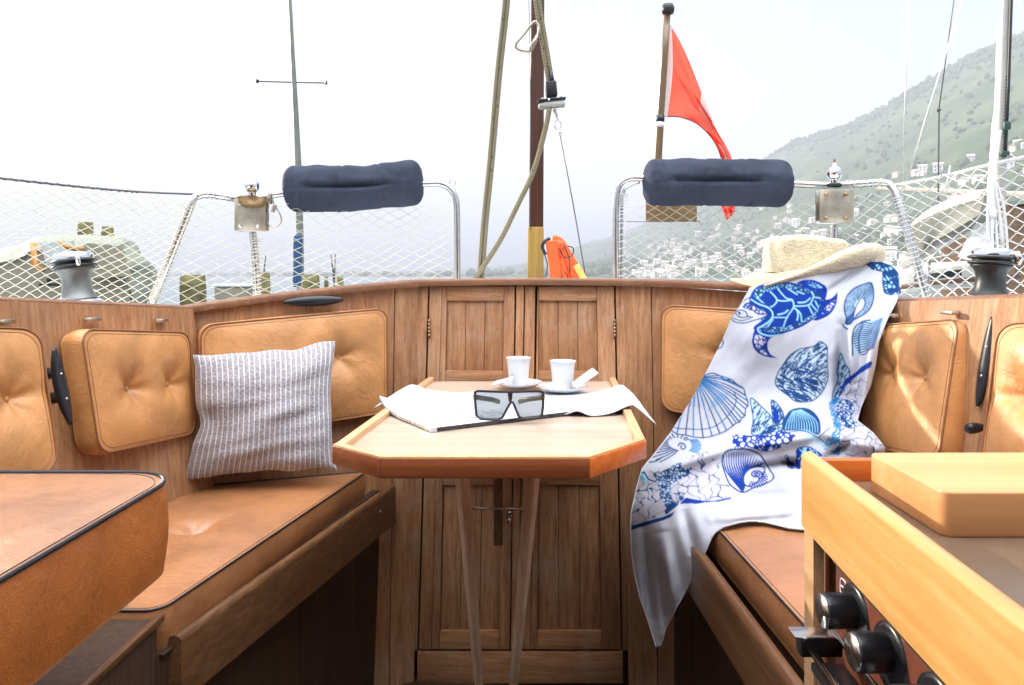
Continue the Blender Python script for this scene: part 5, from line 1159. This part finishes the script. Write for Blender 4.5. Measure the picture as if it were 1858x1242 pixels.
# ================================================================ neighbouring boats and piles (left)
WZ = -1.9
def hull(root, c, L, Bm, Hh, yaw, mat, name='hull'):
    Rz = Matrix.Rotation(yaw, 4, 'Z'); mb = MB()
    def f(u, v):
        t = u*2-1; w_ = Bm/2*(1-max(0, t)**2.4)*(1-.25*max(0, -t)**2); a = PI*(v-.5)
        x = t*L/2; y = math.sin(a)*w_*1.0; z = -math.cos(a)**.7*Hh*.75 if abs(math.cos(a)) > 1e-6 else 0
        return Vector(c)+Rz @ Vector((x, y, z+Hh*.75+.12*t*t*Hh))
    mb.grid(f, 40, 20)
    def dk(u, v):
        t = u*2-1; w_ = Bm/2*(1-max(0, t)**2.4)*(1-.25*max(0, -t)**2); return Vector(c)+Rz @ Vector((t*L/2, lerp(-w_, w_, v), Hh*.75+.12*t*t*Hh+.06*(1-(v*2-1)**2)))
    mb.grid(dk, 40, 8)
    return mk(name, mb, mat, root, ang=50)
canv = plain('pale_grey_canvas', (.20, .225, .185, 1), .85, 0, .12, 3, .4, 6, .02); canv2 = plain('beige_cabin_paint', (.26, .25, .18, 1), .7, 0, .1, 3)
bt = thing('covered_motorboat', 'motorboat under pale canvas canopy behind the left net', 'motorboat', (-4.6, 7.0, WZ))
hull(bt, (-4.9, 7.2, WZ), 6.5, 2.4, 1.5, .3, M['white'])
bdp = 5.6
prof = [(-260, 560), (-230, 500), (-60, 462), (30, 438), (48, 424), (70, 419), (130, 418), (190, 420), (228, 426), (240, 438), (250, 455), (266, 470), (272, 490), (275, 530), (274, 600)]
ps = smooth([(a, b, 0) for a, b in prof], 6)
def can(u, v):
    i = u*(len(ps)-1); k = min(int(i), len(ps)-2); p = lerp(ps[k], ps[k+1], i-k); dd = v
    sh_ = 1-.18*(2*v-1)**4
    cx0, cy0 = 60, 600
    q = P(lerp(cx0, p.x, sh_), lerp(cy0, p.y, sh_), bdp); q.x *= (bdp+dd*1.9)/bdp; q.y += dd*2.0; q.z += .02*nz(u*12, v*8, 3); q.x += .05*nz(u*9, v*4, 6); return q
mk('canopy', MB().grid(can, 84, 16), canv, bt, ang=180)
fr0 = MB(); vs = [P(lerp(60, p.x, .82), lerp(600, p.y, .82), bdp+.02) for p in ps]; fr0.hexa(vs, (0, .03, 0)); mk('front_curtain', fr0, canv2, bt, flat=True)
wg = plain('pale_vinyl_window', (.50, .55, .58, 1), .15, 0, .08, 5, .2, 8, .01)
mk('window', MB().hexa([P(72, 440, bdp-.05), P(132, 436, bdp-.05), P(130, 478, bdp-.05), P(84, 480, bdp-.05)], (0, .02, 0)), wg, bt, flat=True)
mk('window', MB().hexa([P(150, 440, bdp-.05), P(222, 446, bdp-.05), P(236, 500, bdp-.05), P(170, 505, bdp-.05)], (0, .02, 0)), canv2, bt, flat=True)
ow = plain('orange_teak_trim', (.48, .22, .06, 1), .6)
mk('post', MB().tube([P(60, 440, bdp-.12), P(63, 482, bdp-.12), P(78, 492, bdp-.12)], .022, 8), ow, bt); mk('post', MB().tube([P(108, 440, bdp-.12), P(122, 448, bdp-.12), P(150, 452, bdp-.12)], .018, 8), ow, bt)
mk('fitting', MB().tube([P(72, 516, bdp-.14), P(108, 516, bdp-.14)], .010, 6).ball(P(91, 507, bdp-.14), .025, 10), M['black'], bt)
def pile(px, pyt, w, d, label, hh=3.0):
    c = P(px, pyt, d); r = w*d/F/2; rr = [r*(1+.05*nz(px, k)) for k in range(7)]
    mb = MB(); mb.tube([c+Vector((0, 0, -.02)), c+Vector((0, 0, -.12)), c+Vector((.01, 0, -.5)), c+Vector((.0, 0, -1.2)), Vector((c.x, c.y, WZ-.8))], [r*.93, r, r*.98, r*1.02, r], 14)
    o = top('mooring_pile', mb, M['pile'], label, 'mooring pile', 'wooden mooring piles'); return o
pile(155, 400, 26, 9.0, 'square topped mooring pile above the covered boat, left of the pair'); pile(195, 408, 21, 9.6, 'round topped mooring pile above the covered boat, right of the pair')
pile(350, 494, 45, 6.2, 'widest mooring pile, behind the net at the left stern rail foot'); pile(480, 492, 20, 9.5, 'slim mooring pile beside the left rail stanchion'); pile(564, 494, 32, 8.2, 'mooring pile below the blue sail cover of the distant mast'); pile(617, 498, 13, 12, 'thinnest far mooring pile right of the distant mast')
pile(592, 500, 8, 16, 'tiny far mooring pile between two larger ones')
db = thing('deck_box', 'pale deck box between the piles behind the left rail', 'box', P(427, 545, 5.2)); mk('box_body', MB().box(P(427, 535, 5.2), (.22, .2, .14), bev=.01), canv2, db); mk('box_lid', MB().box(P(427, 517, 5.2), (.24, .22, .02), bev=.006), M['white'], db)
for i, pts in enumerate(([(600, 462), (604, 490), (606, 520)], [(608, 460), (607, 500), (607, 520)], [(482, 462), (480, 480), (479, 500)])):
    top('marker_rod', MB().tube([P(x, y, 11) for x, y in pts], .012, 6), M['wire'], ['thin grey rod leaning left behind the piles', 'thin grey rod standing beside the leaning rod', 'thin grey rod above the slim pile by the stanchion'][i], 'rod')
# distant yacht mast with spreader and furled blue sail
ym = thing('moored_yacht', 'distant moored yacht whose dark mast with crosstrees rises behind the left bolster', 'sailboat', P(545, 640, 10))
mk('mast', MB().tube([P(519, -120, 10), P(526, 0, 10), P(531, 100, 10), P(537, 210, 10), P(541, 300, 10), P(544, 420, 10), P(547, 690, 10)], [.020, .024, .030, .038, .045, .050, .052], 12), plain('dull_grey_alloy', (.22, .23, .20, 1), .4, .7, .2, 3), ym)
sprd = MB(); sprd.tube([P(466, 147, 10), P(531, 149, 10), P(593, 150, 10)], .009, 6)
mk('crosstrees', sprd, M['wire'], ym)
for px, py, s in ((466, 147, 1), (593, 150, -1)): mk('spreader_tip', MB().lathe([(.032, 0), (.0, .05)], P(px, py, 10), (s, 0, 0), 10), M['black'], ym)
mk('sail_cover', MB().tube(smooth([P(541, 425, 9.8), P(540, 455, 9.8), P(540, 490, 9.8), P(538, 520, 9.8)], 5), [.02]+[.06]*13+[.05]*2, 10), plain('blue_sail_cover', (.012, .06, .14, 1), .8), ym)
hull(ym, P(545, 735, 10.4)+Vector((0, 0, .25)), 8, 2.6, 1.1, 1.2, M['white'])
# ---- right hand neighbours: alloy mast, rigging, boom tent
rm = thing('neighbour_sailboat', 'neighbouring sailboat with alloy mast and pale boom cover at the right edge', 'sailboat', P(1800, 660, 5.5))
rd = 5.5
alloy = plain('white_alloy', (.40, .39, .36, 1), .4, .3, .12, 4, .05)
mk('mast', MB().tube([P(1832, -140, rd), P(1826, 0, rd), P(1821, 150, rd), P(1816, 290, rd), P(1806, 620, rd)], [.034, .036, .038, .040, .042], 16), alloy, rm)
mk('mast_track', MB().tube([P(1840, -100, rd-.05), P(1835, 0, rd-.05), P(1830, 150, rd-.05), P(1824, 285, rd-.05)], .011, 8), M['winch_dark'], rm)
tkh = MB()
for k in range(22): tkh.ball(P(1826-k*.25, 138+k*6.5, rd-.056), .005, 6)
mk('track_bolt', tkh, M['black'], rm)
mk('gooseneck', MB().box(P(1822, 278, rd-.05), (.06, .04, .03), bev=.005).box(P(1826, 228, rd-.07), (.05, .04, .06), bev=.01), plain('dark_green_fitting', (.02, .06, .05, 1), .5), rm)
mk('furled_sail', MB().tube(smooth([P(1812, 40, rd-.15), P(1808, 180, rd-.15), P(1800, 300, rd-.15), P(1792, 380, rd-.15), P(1780, 430, rd-.15), P(1770, 470, rd-.15)], 6), [.012]*8+[.02]*8+[.03+.006*k for k in range(15)], 12), plain('sail_white', (.80, .80, .78, 1), .8), rm)
bc_ = MB()
A_ = [(1795, 372), (1740, 392), (1680, 420), (1655, 452)]; 
def cov(u, v):
    p0 = lerp(P(1800, 366, 5.2), P(1660, 452, 6.2), u); wd = .10+.28*math.sin(PI*min(1, u*.9+.08)); a = PI*(v*1.0)
    return p0+Vector((math.cos(a)*wd*.9, math.cos(a)*.1, math.sin(a)*wd*.55-.22*u*(1-abs(v*2-1))))
mk('boom_cover', bc_.grid(cov, 40, 16), plain('beige_boom_cover', (.62, .58, .46, 1), .8, 0, .1, 3, .4, 5, .02), rm, ang=180, solid=.01)
mk('boom', MB().tube([P(1805, 385, 5.2), P(1640, 480, 6.4)], .04, 12), alloy, rm)
hull(rm, (4.2, 7.6, WZ+.1), 9, 3.0, 1.75, 1.9, M['white'])
mk('coachroof', MB().hexa([P(1640, 492, 6.6), P(1790, 470, 6.0), P(1790, 520, 6.0), P(1640, 530, 6.6)], (.5, 2.0, .0), .03), plain('grey_coachroof', (.34, .36, .34, 1), .6, 0, .1, 3), rm)
mk('cabin_window', MB().hexa([P(1660, 500, 6.45), P(1745, 488, 6.1), P(1745, 500, 6.1), P(1660, 511, 6.45)], (0, .01, 0)), M['black'], rm)
mk('toe_rail', MB().tube([P(1600, 525, 6.5), P(1700, 512, 6.2), P(1850, 500, 5.4)], .02, 8), plain('dark_brown_rail', (.10, .05, .03, 1), .6), rm)
mk('stanchion', MB().tube([P(1686, 470, 5.8), P(1684, 530, 5.8)], .012, 8).tube([P(1668, 474, 5.8), P(1750, 455, 5.4)], .008, 8), alloy, rm)
stw = plain('pale_stay_wire', (.55, .56, .54, 1), .5, .3)
for i, (a, b, dd, r, lab) in enumerate((((1650, -60), (1637, 360), 6.5, .008, 'pale forestay just right of the mountain foot'), ((1752, -20), (1640, 345), 6.5, .008, 'slanting pale stay crossing the mountain'), ((1735, -30), (1704, 195), 6.8, .0055, 'thin dark upper stay above the small black tang'), ((1704, 195), (1702, 390), 6.8, .0075, 'thin dark vertical stay below the small black tang'), ((1724, 300), (1716, 350), 6.0, .008, 'short pale rod above the right net'))):
    mb = MB().tube([P(*a, dd), P(*b, dd)], r, 6)
    if i == 3: mb.ball(P(1703, 199, dd), .02, 8).ball(P(1702, 388, dd), .018, 8)
    top('stay', mb, stw if i in (0, 1, 4) else M['wire'], lab, 'rigging wire', 'rigging wires against the mountain')
quay = MB()
quay.box((9, 13.5, -1.35), (9, 3, 1.1), .25, .05); tag(mk('quay', quay, plain('dark_quay_stone', (.10, .085, .07, 1), .9, 0, .4, 5, .6, 12, .03)), kind='structure')
shed = thing('boat_shed', 'dark brown boat shed behind the thick net at the far right', 'shed', (8.7, 12, -.8))
brk = plain('brown_boards', (.12, .075, .045, 1), .8, 0, .4, 6, .5, 12, .02)
mk('wall', MB().box((9.6, 12.6, .15), (3.2, 2.4, 2.0), .25, .02), brk, shed); mk('roof', MB().hexa([(7.8, 11.0, 1.16), (11.4, 11.9, 1.16), (11.4, 11.9, 1.22), (7.8, 11.0, 1.22)], (-.8, 3.2, .5), .01), plain('pale_shed_roof', (.4, .36, .3, 1), .8), shed)
mk('door', MB().box((8.75, 11.30, .0), (.7, .04, 1.6), .25, .01), plain('red_brown_door', (.28, .12, .07, 1), .7), shed)
# ================================================================ water, mountain, woods, town
wt = MB(); wt.grid(lambda u, v: Vector((lerp(-9000, 9000, u), lerp(-4000, 12000, v), WZ)), 4, 4, uv=False)
n = NT('lake_water'); n.b.inputs['Base Color'].default_value = (.05, .09, .10, 1); n.b.inputs['Roughness'].default_value = .12
n.bump(n.noise(n.coord((.8, 2.2, 1)), 1.5, 5, .6), .5, .12); wm = n.m
tag(mk('lake_water', wt, wm, flat=True), kind='structure')
RID = [(-900, 497, 6500), (300, 495, 6000), (740, 492, 5200), (850, 487, 4800), (960, 478, 4300), (1060, 447, 3600), (1130, 425, 3100), (1250, 365, 2500), (1330, 318, 2200), (1400, 283, 2000), (1480, 243, 1800), (1560, 212, 1650), (1650, 165, 1500), (1750, 108, 1380), (1858, 66, 1280), (2000, 20, 1200), (2300, -60, 1100), (2900, -40, 1050), (3800, 60, 1000)]
def rid(px):
    for a, b in zip(RID, RID[1:]):
        if px <= b[0]: t = max(0, (px-a[0])/(b[0]-a[0])); return lerp(a[1], b[1], t), lerp(a[2], b[2], t)
    return RID[-1][1], RID[-1][2]
def shore(px): return max(260, min(2600, 900-(px-1130)*.75)) if px > 1000 else 1000+(1000-px)*2
def terr(px, t):
    ry, rdp = rid(px); s = shore(px); d = lerp(s, rdp, t); zr = -(ry-HY)*rdp/F
    x = (px-CX)*d/F; z = WZ+.5+(zr-WZ)*(t**1.25)*(1 if t <= 1 else 1-(t-1)*1.2)
    k = min(1, t*3)*min(1, zr/60)
    z += k*(14*nz(x*.006, d*.005, 1)+34*nz(x*.0022+3, d*.0018, 7)*(1-abs(t*2-1))+4*nz(x*.03, d*.03, 2))
    return Vector((x, d, z))
n = NT('wooded_hillside'); v = n.coord((1, 1, 1)); a = n.noise(v, .012, 6, .6, .6); b = n.noise(v, .09, 4, .7)
c_ = n.ramp(a, [(.35, (.045, .070, .035, 1)), (.52, (.075, .10, .045, 1)), (.66, (.13, .145, .075, 1))])
n.l(n.mix(n.ramp(b, [(.4, (0, 0, 0)), (.7, (.6, .6, .6))]), c_, (.035, .055, .028, 1)), n.b.inputs['Base Color']); n.b.inputs['Roughness'].default_value = .95; n.b.inputs['Specular IOR Level'].default_value = .1
n.bump(b, .5, 3); 
hm = MB().grid(lambda u, v: terr(lerp(-900, 3800, u), v*1.5), 330, 110, uv=False)
tag(mk('mountain', hm, n.m, ang=180), kind='structure')
# woods: thousands of small crowns, denser on the ridge
wb = MB().bm; wd_ = random.Random(5)
vs_, fs_ = [], []
def crown_at(p, r, h):
    k0 = len(vs_); m = 6; a0_ = wd_.random()*6
    for zz, rr in ((0, .75), (.45, 1), (.8, .6)):
        for i in range(m): q = wd_.uniform(.7, 1.25); vs_.append((p.x+r*rr*q*math.cos(a0_+i*2*PI/m), p.y+r*rr*q*math.sin(a0_+i*2*PI/m), p.z+h*(zz+wd_.uniform(-.06, .06))))
    vs_.append((p.x, p.y, p.z+h))
    for l_ in range(2):
        for i in range(m): fs_.append((k0+l_*m+i, k0+l_*m+(i+1) % m, k0+(l_+1)*m+(i+1) % m, k0+(l_+1)*m+i))
    for i in range(m): fs_.append((k0+2*m+i, k0+2*m+(i+1) % m, k0+3*m))
for _ in range(3600):
    px = wd_.uniform(1020, 2050); t = wd_.choice((wd_.uniform(.03, 1), wd_.uniform(.93, 1.02), wd_.uniform(.95, 1.01), wd_.uniform(.02, .25))); p = terr(px, t)
    if nz(p.x*.008, p.y*.008, 4) < -.15 and t < .9: continue
    r = wd_.uniform(2.5, 5); crown_at(p-Vector((0, 0, 1)), r, r*wd_.uniform(1.3, 2.6))
for _ in range(260):
    px = wd_.uniform(-100, 1150); p = terr(px, wd_.uniform(0, .3)); r = wd_.uniform(5, 11); crown_at(p, r, r*wd_.uniform(1.0, 1.8))
me = bpy.data.meshes.new('woodland'); me.from_pydata(vs_, [], fs_); fm = plain('woodland_leaves', (.085, .11, .055, 1), .95, 0, .25, .05, .6, .5, .5, spec=.1); me.materials.append(fm)
wo = bpy.data.objects.new('woodland', me); COL.objects.link(wo); tag(wo, 'dense trees covering the hazy mountainside and the far shore', 'woodland', None, 'stuff')
# town houses
wallm = [plain('house_wall_'+nm, c, .8, 0, .06, .2, .1, 2, .02) for nm, c in (('white', (.80, .78, .74, 1)), ('cream', (.76, .71, .60, 1)), ('pink', (.70, .60, .54, 1)))]
roofm = plain('house_roof_tiles', (.50, .43, .38, 1), .85, 0, .3, .4); winm = plain('house_window', (.06, .07, .08, 1), .2)
def house_proto(mat, i):
    r = thing('hillside_house', '', 'house', (0, 0, 0))
    mk('wall', MB().box((0, 0, 3.0), (11, 8, 8.0)), mat, r, flat=True)
    rf = MB(); rf.hexa([(-6, -4.6, 7), (-6, 4.6, 7), (-6, 0, 9.6)], (12, 0, 0)); mk('roof', rf, roofm, r, flat=True)
    for fx_ in (-2.8, 2.8):
        for fz in (1.6, 4.6): mk('window', MB().box((fx_, -4.02, fz), (1.3, .1, 1.6)), winm, r, flat=True)
    return r
LB = ['one of many white walled houses scattered up the hazy hillside town', 'one of many cream walled houses scattered up the hazy hillside town', 'one of many pinkish walled houses scattered up the hazy hillside town']
protos = [house_proto(m_, i) for i, m_ in enumerate(wallm)]; used = [False]*3
hr = random.Random(11)
for k in range(298):
    i = hr.choice((0, 0, 0, 1, 1, 2)); src = protos[i]
    if not used[i]: o = src; used[i] = True
    else:
        o = src.copy(); COL.objects.link(o)
        for ch in list(src.children): c_2 = ch.copy(); COL.objects.link(c_2); c_2.parent = o
    px = hr.uniform(1140, 1900); t = hr.random()**1.5*.42; p = terr(px, t)
    o.location = p; o.rotation_euler = (0, 0, hr.uniform(-.9, .9)); s = hr.uniform(.45, .95); o.scale = (s, s, s*hr.uniform(.8, 1.3))
    o['label'] = LB[i]; o['group'] = ['white', 'cream', 'pinkish'][i]+' houses on the hillside'
# ================================================================ haze
hz = MB(); hz.box((0, 3500, 450), (16000, 15000, 2*(450+1.9+3)-0)); 
hm_ = bpy.data.materials.new('haze'); hm_.use_nodes = True; t_ = hm_.node_tree; t_.nodes.remove(t_.nodes['Principled BSDF']); pv = t_.nodes.new('ShaderNodeVolumePrincipled')
pv.inputs['Color'].default_value = (.63, .68, .81, 1); pv.inputs['Density'].default_value = HAZE; pv.inputs['Anisotropy'].default_value = .1
t_.links.new(pv.outputs[0], t_.nodes['Material Output'].inputs['Volume'])
tag(mk('haze', hz, hm_, flat=True), 'pale haze lying over the lake', 'haze', None, 'stuff')
